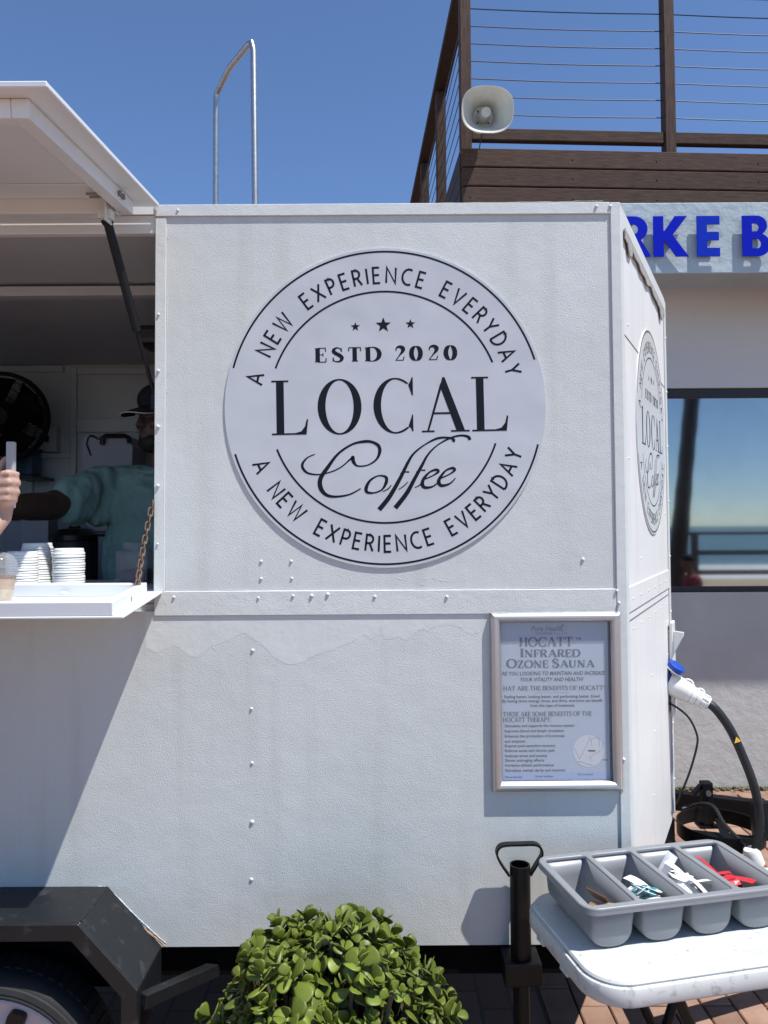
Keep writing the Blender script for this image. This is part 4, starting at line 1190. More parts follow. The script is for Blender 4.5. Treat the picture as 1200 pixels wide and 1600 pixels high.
    inked('name_letter', lambda mb: strip(mb, *ringshape(-156, 3, 75, 96, 48, 90.5, 0, 360)))
    def Cgl(mb):
        o_, i_ = ringshape(35, 3, 75, 96, 49, 90.5, 52, 308)
        i_ = [(i_[k][0] + (o_[k][0] - i_[k][0]) * max(0, 1 - min(k, 60 - k) / 6) * .55, i_[k][1] + (o_[k][1] - i_[k][1]) * max(0, 1 - min(k, 60 - k) / 6) * .55) for k in range(61)]
        strip(mb, o_, i_)
        G(mb, 0, [[(80, 186 - 22), (92, 128), (96, 128), (96, 190), (92, 190), (88, 178)], [(78, 20), (92, 62), (95, 62), (95, 4), (91, 4), (87, 16)]])
    inked('name_letter', Cgl)
    def Agl(mb):
        G(mb, 125, [[(72, 188), (80, 188), (147, 2), (118, 2), (64, 156)], [(65, 168), (71, 158), (23, 2), (16, 2)], [(36, 61), (100, 61), (100, 67.5), (37, 67.5)],
                    [(-1, 0), (42, 0), (42, 5.5), (-1, 5.5)], [(98, 0), (162, 0), (162, 5.5), (98, 5.5)]])
    inked('name_letter', Agl)
    # script word
    def sc(pts, w0, wm=None, w1=None, n=7, prof=None):
        P = catmull([((470 + x / 4.138 - 330) * 2.182 - 593, -((670 + y / 4.138 - 370) * 2.182 - 579), 0) for x, y in pts], n)
        k = len(P)
        if prof:
            ws = []
            for i in range(k):
                t = i / (k - 1) * (len(prof) - 1); j = min(int(t), len(prof) - 2)
                ws.append(1.0 + 1.16 * (prof[j] + (prof[j + 1] - prof[j]) * (t - j)))
        else:
            ws = [w0 + ((wm or w0) - w0) * math.sin(math.pi * i / (k - 1)) for i in range(k)]
        return [(p.x, p.y) for p in P], ws
    un = Matrix.Rotation(R(-.75), 4, 'Z')     # those points already carry the sign's tilt
    def script(mb):
        b2 = base @ un
        S = [
         (((88, 163), (40, 185), (8, 225), (15, 260), (50, 287), (120, 294), (200, 275), (260, 245), (305, 208), (322, 195)), [2, 3, 7, 7, 5, 3, 3, 3, 3, 4]),
         (((300, 208), (320, 196), (334, 184), (338, 212), (365, 240), (430, 235), (485, 200), (508, 150), (500, 110), (460, 86), (410, 82), (330, 100), (240, 160), (170, 250), (125, 320), (125, 380), (160, 425), (220, 438), (310, 425), (384, 387)),
          [2, 5, 9, 10, 4, 3, 5, 9, 9, 7, 8, 5, 6, 10, 12, 13, 9, 6, 4, 2.5]),
         (((530, 305), (550, 318), (548, 350), (520, 395), (470, 415), (425, 410), (420, 380), (445, 335), (490, 307), (530, 305)), [5, 8, 9, 4, 3.5, 8, 10, 6, 3, 5]),
         (((525, 408), (560, 390), (582, 365)), [1.5, 2.5, 1.5]),
         (((985, 88), (986, 72), (950, 60), (880, 65), (800, 105), (730, 160), (690, 220), (640, 320), (570, 440), (502, 524)), [8, 7, 5, 6, 3, 5, 8, 10, 12, 13]),
         (((640, 290), (665, 282), (698, 281)), [1.5, 2.5, 4]),
         (((628, 395), (662, 372), (690, 345)), [1.5, 2.5, 1.5]),
         (((1092, 76), (1080, 55), (1030, 47), (960, 65), (880, 110), (820, 170), (780, 240), (730, 330), (680, 420), (606, 514)), [9, 8, 5, 5, 3, 5, 8, 10, 12, 13]),
         (((742, 282), (770, 271), (802, 271)), [1.5, 2.5, 4]),
         (((733, 383), (760, 370), (785, 345)), [1.5, 2.5, 1.5]),
         (((800, 328), (855, 303), (886, 280), (872, 268), (830, 283), (792, 325), (782, 363), (802, 383), (850, 376), (890, 345)), [3, 3, 7, 7, 4, 8, 11, 8, 4, 2]),
         (((905, 322), (962, 295), (992, 270), (978, 258), (935, 273), (898, 318), (888, 350), (908, 371), (960, 358), (997, 322)), [3, 3, 7, 7, 4, 8, 11, 8, 4, 2]),
        ]
        for pts, pr in S:
            P, ws = sc(pts, 2, prof=pr)
            mb.ribbon(P, ws, z_(), b2)
    inked('script_lettering', script)
    return sgn

round_sign(frame((.005, D, SZ(636)), (1, 0, 0), (0, -1, 0)), 1.0, 'large round white coffee sign on the long side of the trailer')
nsz = .79
M['sign_n'] = mat('satin nose sign board', (0.63, 0.635, 0.62), 0.3, var=0.05, vscale=5, bump2=(6, 0.3, 0.005))
round_sign(NF @ Matrix.Translation((.60, 2.03, 0)), nsz, 'smaller round coffee sign on the angled nose of the trailer', 'sign_n')

# ================================================================== POSTER FRAME
pf = thing('poster_frame', 'silver snap frame holding a pale blue sauna poster', 'poster', (.482, D - .01, SZ(1236)))
PFM = frame((.476, D, 1.216), (1, 0, 0), (0, -1, 0)) @ Matrix.Rotation(R(.1), 4, 'Z')
fw, fh, fb = .1825, .2485, .030
def frame_side(p_out0, p_out1, p_in1, p_in0):
    # rounded moulding between an outer and an inner edge line
    mb = MB(); n = 7
    rows = []
    for i in range(n + 1):
        t = i / n
        z = .006 + .016 * math.sin(math.pi * (.10 + .80 * t)) if 0 < i < n else (.0015 if i == 0 else .007)
        rows.append([(p_out0[0] + (p_in0[0] - p_out0[0]) * t, p_out0[1] + (p_in0[1] - p_out0[1]) * t, z), (p_out1[0] + (p_in1[0] - p_out1[0]) * t, p_out1[1] + (p_in1[1] - p_out1[1]) * t, z)])
    vs = [p for r_ in rows for p in r_]
    mb.add(vs, [(2 * i, 2 * i + 1, 2 * i + 3, 2 * i + 2) for i in range(n)], PFM)
    return mb
co = [(-fw, -fh), (fw, -fh), (fw, fh), (-fw, fh)]
ci = [(-fw + fb, -fh + fb), (fw - fb, -fh + fb), (fw - fb, fh - fb), (-fw + fb, fh - fb)]
for i in range(4):
    j = (i + 1) % 4
    frame_side(co[i], co[j], ci[j], ci[i]).build('frame_bar', 'alu', pf, smooth='all', recalc=False)
MB().box(-fw + .004, fw - .004, -fh + .004, fh - .004, .0, .0014, PFM).build('backing_board', 'blackpl', pf)
pw, ph = fw - fb - .0, fh - fb
sheet_o = MB().box(-pw + .001, pw - .006, -ph, ph - .0005, .0016, .0022, PFM).build('poster_sheet', 'poster', pf)
MB().box(-pw + .0012, pw - .0062, -ph + .0005, -ph + .024, .0023, .0024, PFM).build('poster_footer', 'posterlow', sheet_o)
# poster lettering: measured in the enlarged photograph, frame inner edge 205..990 x 158..1272
def PT(x, y): return ((x - 600) / 785 * 2 * pw, -(y - 716) / 1114 * 2 * ph)
pk = 2 * pw / 785
def ptxt(name, mb, material): return mb.build(name, material, sheet_o, recalc=False)
zt = .0026
def sl_(s, x, y, cap, width=None, al='c', th=.15, ha=.05, big=1.0, material='pink', name='poster_heading', gap=.12):
    mb = MB(); X, Y = PT(x, y)
    serif_line(mb, s, PFM, cap * pk, X, Y, th, ha, zt, al, width * pk if width else None, big, gap)
    return ptxt(name, mb, material)
sl_('HOCATT', 538, 330, 64, 390, th=.21, ha=.085)
m_ = plain_line('TM', PFM, 22 * pk, *PT(765, 285), width=38 * pk, z=zt); ptxt('poster_heading', m_, 'pink')
sl_('INFRARED', 566, 406, 52, 435, th=.23, ha=.09, big=1.18)
sl_('OZONE SAUNA', 567, 480, 50, 635, th=.23, ha=.09, big=1.2)
def pl_(s, x, y, size, width, al='c', shear=0.0, material='ptext', name='poster_text'):
    X, Y = PT(x, y)
    return ptxt(name, plain_line(s, PFM, size * pk, X, Y, width * pk, al, zt, shear), material)
def pl2(*a, **k):
    pl_(*a, **k)
pl_('RE YOU LOOKING TO MAINTAIN AND INCREASE', 586, 534, 38, 740, shear=.22)
pl_('YOUR VITALITY AND HEALTH?', 572, 577, 38, 456, shear=.22)
sl_('HAT ARE THE BENEFITS OF HOCATT?', 590, 640, 30, 735, th=.17, ha=.09, material='ptext')
mb = MB(); mb.ribbon([PT(446, 658), PT(700, 658)], 2.2 * pk, zt, PFM); ptxt('poster_rule', mb, 'pgrey')
pl_('Feeling better, looking better, and performing better. How?', 572, 694, 29, 686)
pl_('By having more energy, focus, and drive, everyone can benefit', 574, 724, 29, 718)
pl_('from this type of treatment.', 574, 757, 29, 320)
sl_('THESE ARE SOME BENEFITS OF THE', 218, 822, 31, 638, 'l', th=.17, ha=.09, material='ptext')
sl_('HOCATT THERAPY:', 218, 862, 31, 350, 'l', th=.17, ha=.09, material='ptext')
for s, y, wd in (('Stimulates and supports the immune system', 898, 498), ('Improves blood and lymph circulation', 934, 425), ('Enhances the production of hormones', 970, 428), ('and enzymes', 1006, 146),
                 ('Ensures post-operative recovery', 1038, 362), ('Relieves acute and chronic pain', 1072, 355), ('Reduces stress and anxiety', 1108, 304), ('Shows anti-aging effects', 1140, 280), ('Increases athletic performance', 1174, 348), ('Stimulates mental clarity and memory.', 1210, 434)):
    pl_(s, 228, y, 28, wd, 'l')
pl_('Pure Health', 540, 222, 52, 230, shear=.35, material='pgrey')
pl_('SOLUTIONS', 520, 248, 26, 120, material='pgrey')
pl_('Scan me', 918, 1138, 24, 82, shear=.3)
pl_('Phone Number', 290, 1254, 20, 122, material='pink')
pl_('E-mail Address', 508, 1250, 20, 126, material='pink')
pl_('Our Location', 800, 1238, 20, 112, material='pink')
mb = MB(); mb.ribbon([PT(622 + 60 * t / 10 + 4, 190 + 50 * math.sin(t / 10 * 3.1) - 10) for t in range(11)], 3 * pk, zt, PFM)
mb.ribbon([PT(590 + 100 * t / 10, 232 + 14 * math.sin(t / 10 * 3.14)) for t in range(11)], 3 * pk, zt + .0001, PFM); mb.prism([PT(655 + 9 * math.cos(a * .63), 184 + 9 * math.sin(a * .63)) for a in range(10)], zt, zt + .0001, PFM)
ptxt('poster_emblem', mb, 'pgrey')
# picture of the white cabin
mb = MB(); mb.prism([PT(825 + 110 * math.cos(a * .157), 1070 + 112 * math.sin(a * .157)) for a in range(40)], zt, zt + .0001, PFM); ptxt('poster_picture', mb, 'pwhite')
mb = MB()
mb.ribbon([PT(*p) for p in ((725, 1050), (760, 1125), (835, 985), (830, 965))], 3 * pk, zt + .00015, PFM); mb.ribbon([PT(*p) for p in ((850, 1140), (830, 1115), (920, 1060), (935, 1000))], 3 * pk, zt + .00018, PFM)
mb.ribbon([PT(*p) for p in ((748, 1140), (850, 1170))], 4 * pk, zt + .0002, PFM); mb.ribbon([PT(*p) for p in ((850, 1040), (845, 985), (900, 975), (905, 1040))], 3 * pk, zt + .00022, PFM)
ptxt('poster_picture_lines', mb, 'pgrey')
mb = MB(); mb.prism([PT(*p) for p in ((818, 1062), (876, 1062), (872, 1074), (826, 1074))], zt + .00012, zt + .0002, PFM); ptxt('poster_picture_panel', mb, 'ptext')
# cover sheet
M['cover'] = mat('clear poster cover', (0.9, 0.92, 0.95), 0.08, alpha=0.10, spec=0.6)
MB().box(-pw, pw, -ph, ph, .0040, .0046, PFM).build('cover_sheet', 'cover', pf)

# ================================================================== TRAILER INTERIOR
IY = YB - .031
def IX(px, d=IY): return at(px, 700, d).x
def IZ(py, d=IY): return at(150, py, d).z
for a in ((112, 121, 575, 900), (30, 112, 708, 716), (122, 242, 575, 586), (122, 242, 655, 676), (46, 54, 717, 900), (0, 100, 572, 582), (240, 252, 575, 900)):
    MB().box(IX(a[0]), IX(a[1]), IY - .022, IY - .0005, IZ(a[3]), IZ(a[2])).build('wall_batten', 'inner', tr, bevel=.003, seg=1)
for y in (2.66,):
    MB().box(-2.6, .5, y, y + .05, 2.52, 2.554).build('ceiling_batten', 'inner', tr, bevel=.003)
part('service_counter', (-2.3, -.50, D + .026, 2.62, 1.490, 1.530), 'inner', .003)
part('counter_front', (-2.3, -.50, D + .0255, D + .05, .60, 1.489), 'inner')
part('back_counter', (-2.6, -.9, 3.45, IY - .02, 1.40, 1.44), 'inner', .003)
part('back_cupboard', (-2.6, -.9, 3.48, IY - .02, .585, 1.399), 'inner')
lamp = MB().box(-.88, -.66, 2.70, 2.86, 2.36, 2.43).build('awning_motor_box', 'blackpl', tr, bevel=.02)
sw = thing('switch_box', 'white wall switch box below right of the black fan', 'switch', (IX(83), IY - .03, IZ(708)))
MB().box(IX(70), IX(95), IY - .05, IY - .0008, IZ(707), IZ(668)).build('box', 'inner', sw, bevel=.004)
MB().box(IX(78), IX(83), IY - .058, IY - .0505, IZ(692), IZ(682)).build('switch', 'blackpl', sw)

# ---- fan
fd = 3.62
FC = Vector(((4 - 600) / 1200 * fd, fd, CAM_Z - (650 - 827) / 1200 * fd)); FR = .208
fan = thing('pedestal_fan', 'round black caged fan at the back of the dark trailer', 'fan', (FC.x, fd + .08, 1.44))
cg = MB(); FMx = align(FC, (.10, -1, -.05))
for r_, z_ in ((FR, 0), (FR, .018), (FR * .96, .03)): cg.tube([FMx @ Vector((r_ * math.cos(R(a)), r_ * math.sin(R(a)), z_)) for a in range(0, 360, 6)], .0065, 7, closed=True)
for k in range(110):
    a = 2 * math.pi * k / 110
    cg.tube([FMx @ Vector((r_ * math.cos(a + tw), r_ * math.sin(a + tw), z_)) for r_, z_, tw in ((.05, .075, 0), (FR * .55, .07, .06), (FR * .85, .05, .1), (FR, .012, .12))], .0018, 4)
for r_, z_ in ((.05, .075), (.10, .073), (.14, .066), (.175, .05)): cg.tube([FMx @ Vector((r_ * math.cos(R(a)), r_ * math.sin(R(a)), z_)) for a in range(0, 360, 8)], .0018, 4, closed=True)
cg.build('cage', 'fanblack', fan, smooth=True)
for k in range(4):
    bl = MB(); a0_ = k * 90 + 20
    vs = []
    for r_ in (.03, .09, .15, .19):
        for t in (-1, -.33, .33, 1):
            a = R(a0_ + t * (18 + r_ * 110)); vs.append(FMx @ Vector((r_ * math.cos(a), r_ * math.sin(a), .02 + t * .018)))
    bl.add(vs, [(i * 4 + j, i * 4 + j + 1, (i + 1) * 4 + j + 1, (i + 1) * 4 + j) for i in range(3) for j in range(3)])
    solid(bl.build('blade', 'fanblack', fan, smooth='all'), .003)
MB().lathe([(0, .078), (.045, .078), (.05, .07), (.05, .0), (.075, -.01), (.07, -.12), (.04, -.14), (0, -.14)], 24, FMx, cap=False).build('motor', 'fanblack', fan, smooth=True)
MB().tube([(FC.x, fd + .10, FC.z), (FC.x, fd + .10, 1.45)], .014, 10).build('pole', 'fanblack', fan, smooth=True)
MB().lathe([(.12, 0), (.12, .015), (.03, .03), (.02, .03)], 28, Matrix.Translation((FC.x, fd + .10, 1.4405))).build('base', 'fanblack', fan, smooth=True)

# ---- things on the back counter
bx = thing('storage_box', 'milky storage box with black carry handle behind the server', 'box', (IX(172, 3.7), 3.72, 1.4405))
d_ = 3.66
MB().add(*(lambda P: ([(p[0], 3.60, p[1]) for p in P] + [(p[0], 3.80, p[1]) for p in P], [tuple(range(len(P)))[::-1], tuple(range(len(P), 2 * len(P)))] + [(i, (i + 1) % len(P), len(P) + (i + 1) % len(P), len(P) + i) for i in range(len(P))]))(
    [(IX(146, d_), 1.441), (IX(206, d_), 1.441), (IX(214, d_), IZ(700, d_)), (IX(203, d_), IZ(683, d_)), (IX(152, d_), IZ(686, d_)), (IX(145, d_), IZ(679, d_)), (IX(137, d_), IZ(684, d_)), (IX(135, d_), IZ(694, d_))])).build('tub', 'frosted', bx, bevel=.006)
MB().tube([(IX(a, 3.58), 3.58, IZ(b_, 3.58)) for a, b_ in ((159, 695), (160, 684), (166, 681), (195, 681), (201, 684), (202, 693))], .011, 8).build('handle', 'blackpl', bx, smooth=True)
MB().tube([(IX(a, 3.595), 3.595, IZ(b_, 3.595)) for a, b_ in ((142, 712), (135, 693), (138, 683), (145, 680), (152, 686), (160, 686))], .0035, 6).build('edge', 'blackpl', bx, smooth=True)
uc = Vector((IX(118, 3.55), 3.55, 1.4405))
ur = thing('coffee_grinder', 'dark round grinder drum with black lid behind the lid stacks', 'grinder', tuple(uc))
MB().lathe([(.10, 0), (.10, .20), (.092, .21)], 32, Matrix.Translation(uc)).build('drum', 'urn', ur, smooth=True)
MB().lathe([(.098, .212), (.098, .235), (.07, .262), (.03, .268), (.02, .285), (0, .285)], 32, Matrix.Translation(uc), cap=False).build('drum_lid', 'blackpl', ur, smooth=True)
for i, (a, b0, b1, dd, wpx, mm, lab) in enumerate(((40, 700, 742, 3.85, 34, 'bluebox', 'dull blue box on the wall shelf under the fan'), (62, 800, 900, 3.6, 44, 'frosted', 'pale square container left of the grinder drum'), (30, 806, 900, 3.65, 26, 'frosted', 'narrow pale container at the far left of the back counter'), (178, 830, 900, 3.6, 40, 'urn', 'dark steel canister right of the grinder drum'))):
    t_ = thing('storage_container', lab, 'container', (IX(a, dd), dd, max(1.441, IZ(b1, dd))))
    z0 = 1.4405 if b1 > 800 else IZ(b1, dd)
    z1 = IZ(b0, dd)
    MB().box(IX(a - wpx / 2, dd), IX(a + wpx / 2, dd), dd - .05, dd + .06, z0, z1 - .02).build('body', mm, t_, bevel=.008)
    MB().box(IX(a - wpx / 2 - 1, dd), IX(a + wpx / 2 + 1, dd), dd - .055, dd + .065, z1 - .0195, z1).build('lid', 'blackpl' if i != 1 else 'inner', t_, bevel=.005)
shf = MB().box(IX(18, 3.8), IX(58, 3.8), 3.74, IY - .0007, IZ(748, 3.8), IZ(742.5, 3.8)).build('wall_shelf', 'blackpl', tr, bevel=.003)
# clear jar by the hatch post
jar = thing('clear_jar', 'smoky clear square jar beside the hatch post', 'jar', (IX(214, 2.45), 2.45, 1.5305))
jx = IX(213, 2.42)
MB().box(jx - .048, jx + .052, 2.37, 2.47, 1.5305, 1.635).build('body', 'clearbox', jar, bevel=.012)
MB().lathe([(.042, 0), (.042, .022), (.038, .026)], 24, Matrix.Translation((jx + .002, 2.42, 1.6355))).build('lid', 'clearbox', jar, smooth=True)
MB().box(jx - .038, jx + .042, 2.38, 2.46, 1.534, 1.575).build('contents', 'urn', jar, bevel=.01)

# ---- lids
lprof = [(.0448, 0), (.0452, .0035), (.0440, .0055), (.0425, .0065), (.0420, .012), (.0410, .0165), (.0395, .018), (.0372, .0165), (.036, .0125), (.0, .0125)]
lidm, _ = MB().lathe(lprof, 30, cap=False).mesh('cup_lid', 'lid', smooth=True)
rs = random.Random(11)
stacks = [(108, 2.255, 14, 'right hand stack nearest the grinder'), (58.5, 2.325, 16, 'tallest stack in the middle'), (36, 2.245, 13, 'left hand stack behind the iced coffee')]
for si, (px, d, nl, where) in enumerate(stacks):
    x = (px - 600) / 1200 * d
    lx, ly = rs.uniform(-.0003, .0003), 0
    for k in range(nl):
        last = k == nl - 1
        o = place('cup_lid', lidm, None, None, Matrix.Translation((x + lx * k + rs.uniform(-.0008, .0008), d + rs.uniform(-.0008, .0008), 1.5305 + k * .0075)) @ Matrix.Rotation(rs.uniform(-.012, .012), 4, 'Y') @ Matrix.Rotation(rs.uniform(0, 6), 4, 'Z'))
        ORD = ('topmost', 'second', 'third', 'fourth', 'fifth', 'sixth', 'seventh', 'eighth', 'ninth', 'tenth', 'eleventh', 'twelfth', 'thirteenth', 'fourteenth', 'fifteenth', 'sixteenth')
        tag(o, ('topmost' if last else ORD[nl - 1 - k]) + ' white cup lid from the top of the ' + where if not last else 'topmost white cup lid of the ' + where, 'lid', 'stacked cup lids')

# ---- iced coffee on the shelf
cx_, cy_ = (-4 - 600) / 1200 * 1.93, 1.93
cz = (sm @ Vector((0, 2.158 - 1.93, 0))).z + .0006
CM = Matrix.Translation((cx_, cy_, cz)) @ Matrix.Rotation(-.09, 4, 'X')
ic = thing('iced_coffee', 'clear cup of iced coffee with dome lid on the shelf', 'drink', (cx_, cy_, cz))
MB().lathe([(.030, 0), (.033, .003), (.0445, .088), (.0468, .092), (.0468, .096)], 32, CM, cap=False).build('cup', 'clear', ic, smooth=True)
MB().lathe([(.0, .002), (.0295, .002), (.0318, .01), (.0370, .047), (0, .047)], 32, CM, cap=False).build('milk_layer', 'milk', ic, smooth=True)
MB().lathe([(.0, .0472), (.0370, .0472), (.0405, .0725), (0, .0725)], 32, CM, cap=False).build('coffee_layer', 'coffee', ic, smooth=True)
MB().lathe([(.0402, .0725), (.0415, .082), (.03, .084), (0, .084)], 32, CM, cap=False).build('foam', 'foam', ic, smooth=True)
MB().lathe([(.0482, .0965), (.0482, .101), (.0455, .103), (.0435, .115), (.036, .130), (.022, .139), (.012, .141)], 32, CM, cap=False).build('dome_lid', 'clear', ic, smooth=True)

# ================================================================== PEOPLE
def finger(mb, pts, r0, r1):
    for i in range(len(pts) - 1):
        t0, t1 = i / (len(pts) - 1), (i + 1) / (len(pts) - 1)
        mb.capsule(pts[i], pts[i + 1], r0 + (r1 - r0) * t0, r0 + (r1 - r0) * t1, 10, 4)

# ---- server inside the trailer
sv = thing('person', 'server in teal shirt and black cap reaching out from inside the trailer', 'person', (-.90, 3.0, .585))
H = Vector((-.868, 2.99, 2.135))
fdir = Vector((-.58, -.80, -.05)).normalized()
fr_ = fdir.cross(Vector((0, 0, 1))).normalized()
FMX = Matrix(((fr_.x, fdir.x, 0, H.x), (fr_.y, fdir.y, 0, H.y), (fr_.z, fdir.z, 1, H.z), (0, 0, 0, 1)))   # local y = where the face looks
bd = MB()
def hb_(c, r): bd.ball((0, 0, 0), r, FMX @ Matrix.Translation(c))
hb_((0, -.01, .035), (.076, .096, .088)); hb_((0, .018, -.04), (.064, .074, .078)); hb_((0, .045, -.085), (.042, .042, .034))
hb_((0, .09, -.018), (.014, .022, .026)); hb_((0, .103, -.030), (.019, .014, .012)); hb_((.014, .094, -.033), (.010, .012, .009)); hb_((-.014, .094, -.033), (.010, .012, .009))
hb_((0, .083, .018), (.052, .016, .012)); hb_((.042, .062, -.028), (.022, .022, .022)); hb_((-.042, .062, -.028), (.022, .022, .022))
hb_((0, .086, -.066), (.024, .012, .007)); hb_((0, .084, -.078), (.022, .012, .008))
hb_((.078, -.012, -.010), (.010, .02, .032)); hb_((-.078, -.012, -.010), (.010, .02, .032))
bd.capsule((-.868, 3.015, 2.07), (-.872, 3.03, 1.91), .060, .068)
bd.capsule((-1.06, 3.02, 1.862), (-.74, 3.03, 1.862), .055, .055)
for z, rx in ((1.77, .16), (1.66, .15), (1.52, .15), (1.38, .155)): bd.ball((-.90, 3.02, z), (rx, .105, .12))
sh, el, wr = Vector((-1.095, 2.99, 1.875)), Vector((-1.205, 2.76, 1.785)), Vector((-1.262, 2.52, 1.775))
bd.capsule(sh + Vector((0, 0, -.01)), el, .056, .052); bd.capsule(el, el.lerp(wr, .4), .052, .050); bd.capsule(el.lerp(wr, .4), wr, .050, .032)
hnd = wr + Vector((-.012, -.075, .005))
bd.capsule(wr, hnd, .028, .026); bd.ball(tuple(hnd + Vector((0, 0, 0))), (.024, .045, .040))
for k, (dz, l) in enumerate(((.030, .07), (.011, .08), (-.009, .075), (-.028, .058))):
    b0 = hnd + Vector((0, -.035, dz)); finger(bd, [b0, b0 + Vector((-.004, -l * .5, -.002)), b0 + Vector((.006, -l * .8, -.006)), b0 + Vector((.022, -l, -.010))], .010, .0075)
b0 = hnd + Vector((.010, .01, .030)); finger(bd, [b0, b0 + Vector((.018, -.03, .022)), b0 + Vector((.022, -.062, .018))], .012, .009)
sh2, el2, wr2 = Vector((-.705, 3.02, 1.875)), Vector((-.66, 3.0, 1.60)), Vector((-.72, 2.80, 1.56))
bd.capsule(sh2 + Vector((0, 0, -.01)), el2, .055, .050); bd.capsule(el2, wr2, .050, .032)
h2 = wr2 + Vector((-.02, -.07, -.005)); bd.capsule(wr2, h2, .028, .026); bd.ball(tuple(h2), (.040, .045, .022))
for dx, l in ((-.03, .06), (-.011, .075), (.009, .078), (.028, .065)): 
    b0 = h2 + Vector((dx, -.035, 0)); finger(bd, [b0, b0 + Vector((0, -l * .5, .004)), b0 + Vector((0, -l, -.010))], .010, .0075)
b0 = h2 + Vector((-.03, .0, .0)); finger(bd, [b0, b0 + Vector((-.03, -.02, 0)), b0 + Vector((-.035, -.05, -.005))], .012, .009)
for s_ in (-1, 1):
    bd.capsule((-.90 + s_ * .085, 3.02, 1.36), (-.90 + s_ * .095, 3.0, .98), .088, .060); bd.capsule((-.90 + s_ * .095, 3.0, .98), (-.90 + s_ * .095, 3.03, .67), .058, .040)
    bd.capsule((-.90 + s_ * .095, 3.05, .62), (-.90 + s_ * .105, 2.88, .615), .040, .032)
fused(bd, 'body', 'skin_d', sv, .0065, 3)
tb = MB()
tb.capsule((-1.075, 3.02, 1.872), (-.725, 3.03, 1.872), .082, .082); tb.ball((-.885, 3.02, 1.915), (.12, .085, .035))
tb.ball((-.90, 3.02, 1.55), (.205, .150, .36)); tb.ball((-.90, 3.01, 1.42), (.20, .15, .26)); tb.ball((-.90, 3.02, 1.775), (.205, .135, .14))
tb.capsule(sh, sh.lerp(el, .60), .080, .078); tb.capsule(sh + Vector((0, 0, -.03)), sh.lerp(el, .62) + Vector((.012, 0, -.045)), .075, .062); tb.capsule(sh + Vector((.05, 0, -.06)), sh.lerp(el, .4) + Vector((.05, .02, -.09)), .07, .04)
tb.capsule(sh2, sh2.lerp(el2, .62), .084, .086)
import mathutils
def wrinkle(o, amp, sc_, drop=(1, 1, .45)):
    for v in o.data.vertices:
        p = Vector((v.co.x * drop[0], v.co.y * drop[1], v.co.z * drop[2])) * sc_
        v.co += v.normal * (noise.noise(p) * amp + noise.noise(p * 2.3) * amp * .4)
shirt = fused(tb, 't_shirt', 'teal', sv, .008, 8)
wrinkle(shirt, .010, 19, (1, 1, .28))
# round collar
cl = MB(); cl.tube([Vector((-.872, 2.995, 1.938)) + Vector((.086 * math.cos(a), .080 * math.sin(a) , .022 * math.sin(a))) for a in [2 * math.pi * i / 28 for i in range(28)]], .008, 8, closed=True)
cl.build('collar', 'teal', shirt, smooth=True)
tr2 = MB()
for s_ in (-1, 1): tr2.capsule((-.90 + s_ * .085, 3.02, 1.36), (-.90 + s_ * .095, 3.0, .98), .098, .072); tr2.capsule((-.90 + s_ * .095, 3.0, .98), (-.90 + s_ * .095, 3.03, .68), .072, .062)
tr2.ball((-.90, 3.02, 1.32), (.185, .13, .11))
fused(tr2, 'trousers', 'denim', sv, .012, 3)
# beard, cap
be = MB(); be.ball((0, 0, 0), (.056, .050, .042), FMX @ Matrix.Translation((0, .046, -.097)))
for s_ in (-1, 1): be.ball((0, 0, 0), (.012, .04, .05), FMX @ Matrix.Translation((s_ * .064, .018, -.068)))
fused(be, 'beard', 'hair', sv, .005, 3)
cp_ = MB(); cp_.ball((0, 0, 0), (.088, .106, .074), FMX @ Matrix.Translation((0, -.006, .068))); cp_.ball((0, 0, 0), (.012, .012, .008), FMX @ Matrix.Translation((0, -.006, .142)))
cap = fused(cp_, 'cap', 'cap', sv, .006, 3)
bm_ = MB(); vs = []; n = 16
for i in range(n + 1):
    a = math.pi * i / n
    for r_ in (0, .5, 1.0):
        x_ = .082 * math.cos(a) * (1 + .02 * r_); y_ = .062 + .105 * r_ * math.sin(a) ** .7; vs.append((x_, y_, .048 - .036 * r_ * math.sin(a) - 5.0 * x_ * x_ * (.4 + .6 * r_)))
bm_.add(vs, [(i * 3 + j, i * 3 + j + 1, (i + 1) * 3 + j + 1, (i + 1) * 3 + j) for i in range(n) for j in range(2)], FMX)
solid(bm_.build('cap_brim', 'cap', cap, smooth='all'), .004, 0)
MB().tube([FMX @ Vector(vs[i * 3 + 2]) for i in range(n + 1)], .0018, 6).build('brim_piping', 'piping', cap, smooth=True)

# ---- customer outside the left edge, only hand and forearm in the picture
cu_ = thing('person', 'customer at the left edge holding a pale bar in a raised fist', 'person', (-1.42, 1.45, -.012))
cb_ = MB()
W_, E_, S_ = Vector((-.948, 1.90, 1.735)), Vector((-1.03, 1.72, 1.555)), Vector((-1.215, 1.53, 1.43))
cb_.capsule(S_, E_, .052, .043); cb_.capsule(E_, E_.lerp(W_, .4), .043, .041); cb_.capsule(E_.lerp(W_, .4), W_, .041, .026)
HC = Vector((-.946, 1.900, 1.800))
cb_.capsule(W_, HC - Vector((0, 0, .02)), .026, .030); cb_.ball(tuple(HC), (.027, .040, .044)); cb_.ball(tuple(HC + Vector((.004, -.02, .02))), (.026, .022, .026))
bp_ = Vector((-.9385, 1.912, 0))
for k, dz in enumerate((.036, .014, -.008, -.028)):
    l = (.95, 1.05, 1.0, .85)[k]
    k0 = HC + Vector((.010, -.030, dz)); 
    finger(cb_, [k0, k0 + Vector((.022 * l, -.004, .003)), k0 + Vector((.031 * l, .022 * l, .002)), k0 + Vector((.014, .040 * l, 0)), k0 + Vector((-.006, .040 * l, -.002))], .0105, .0080)
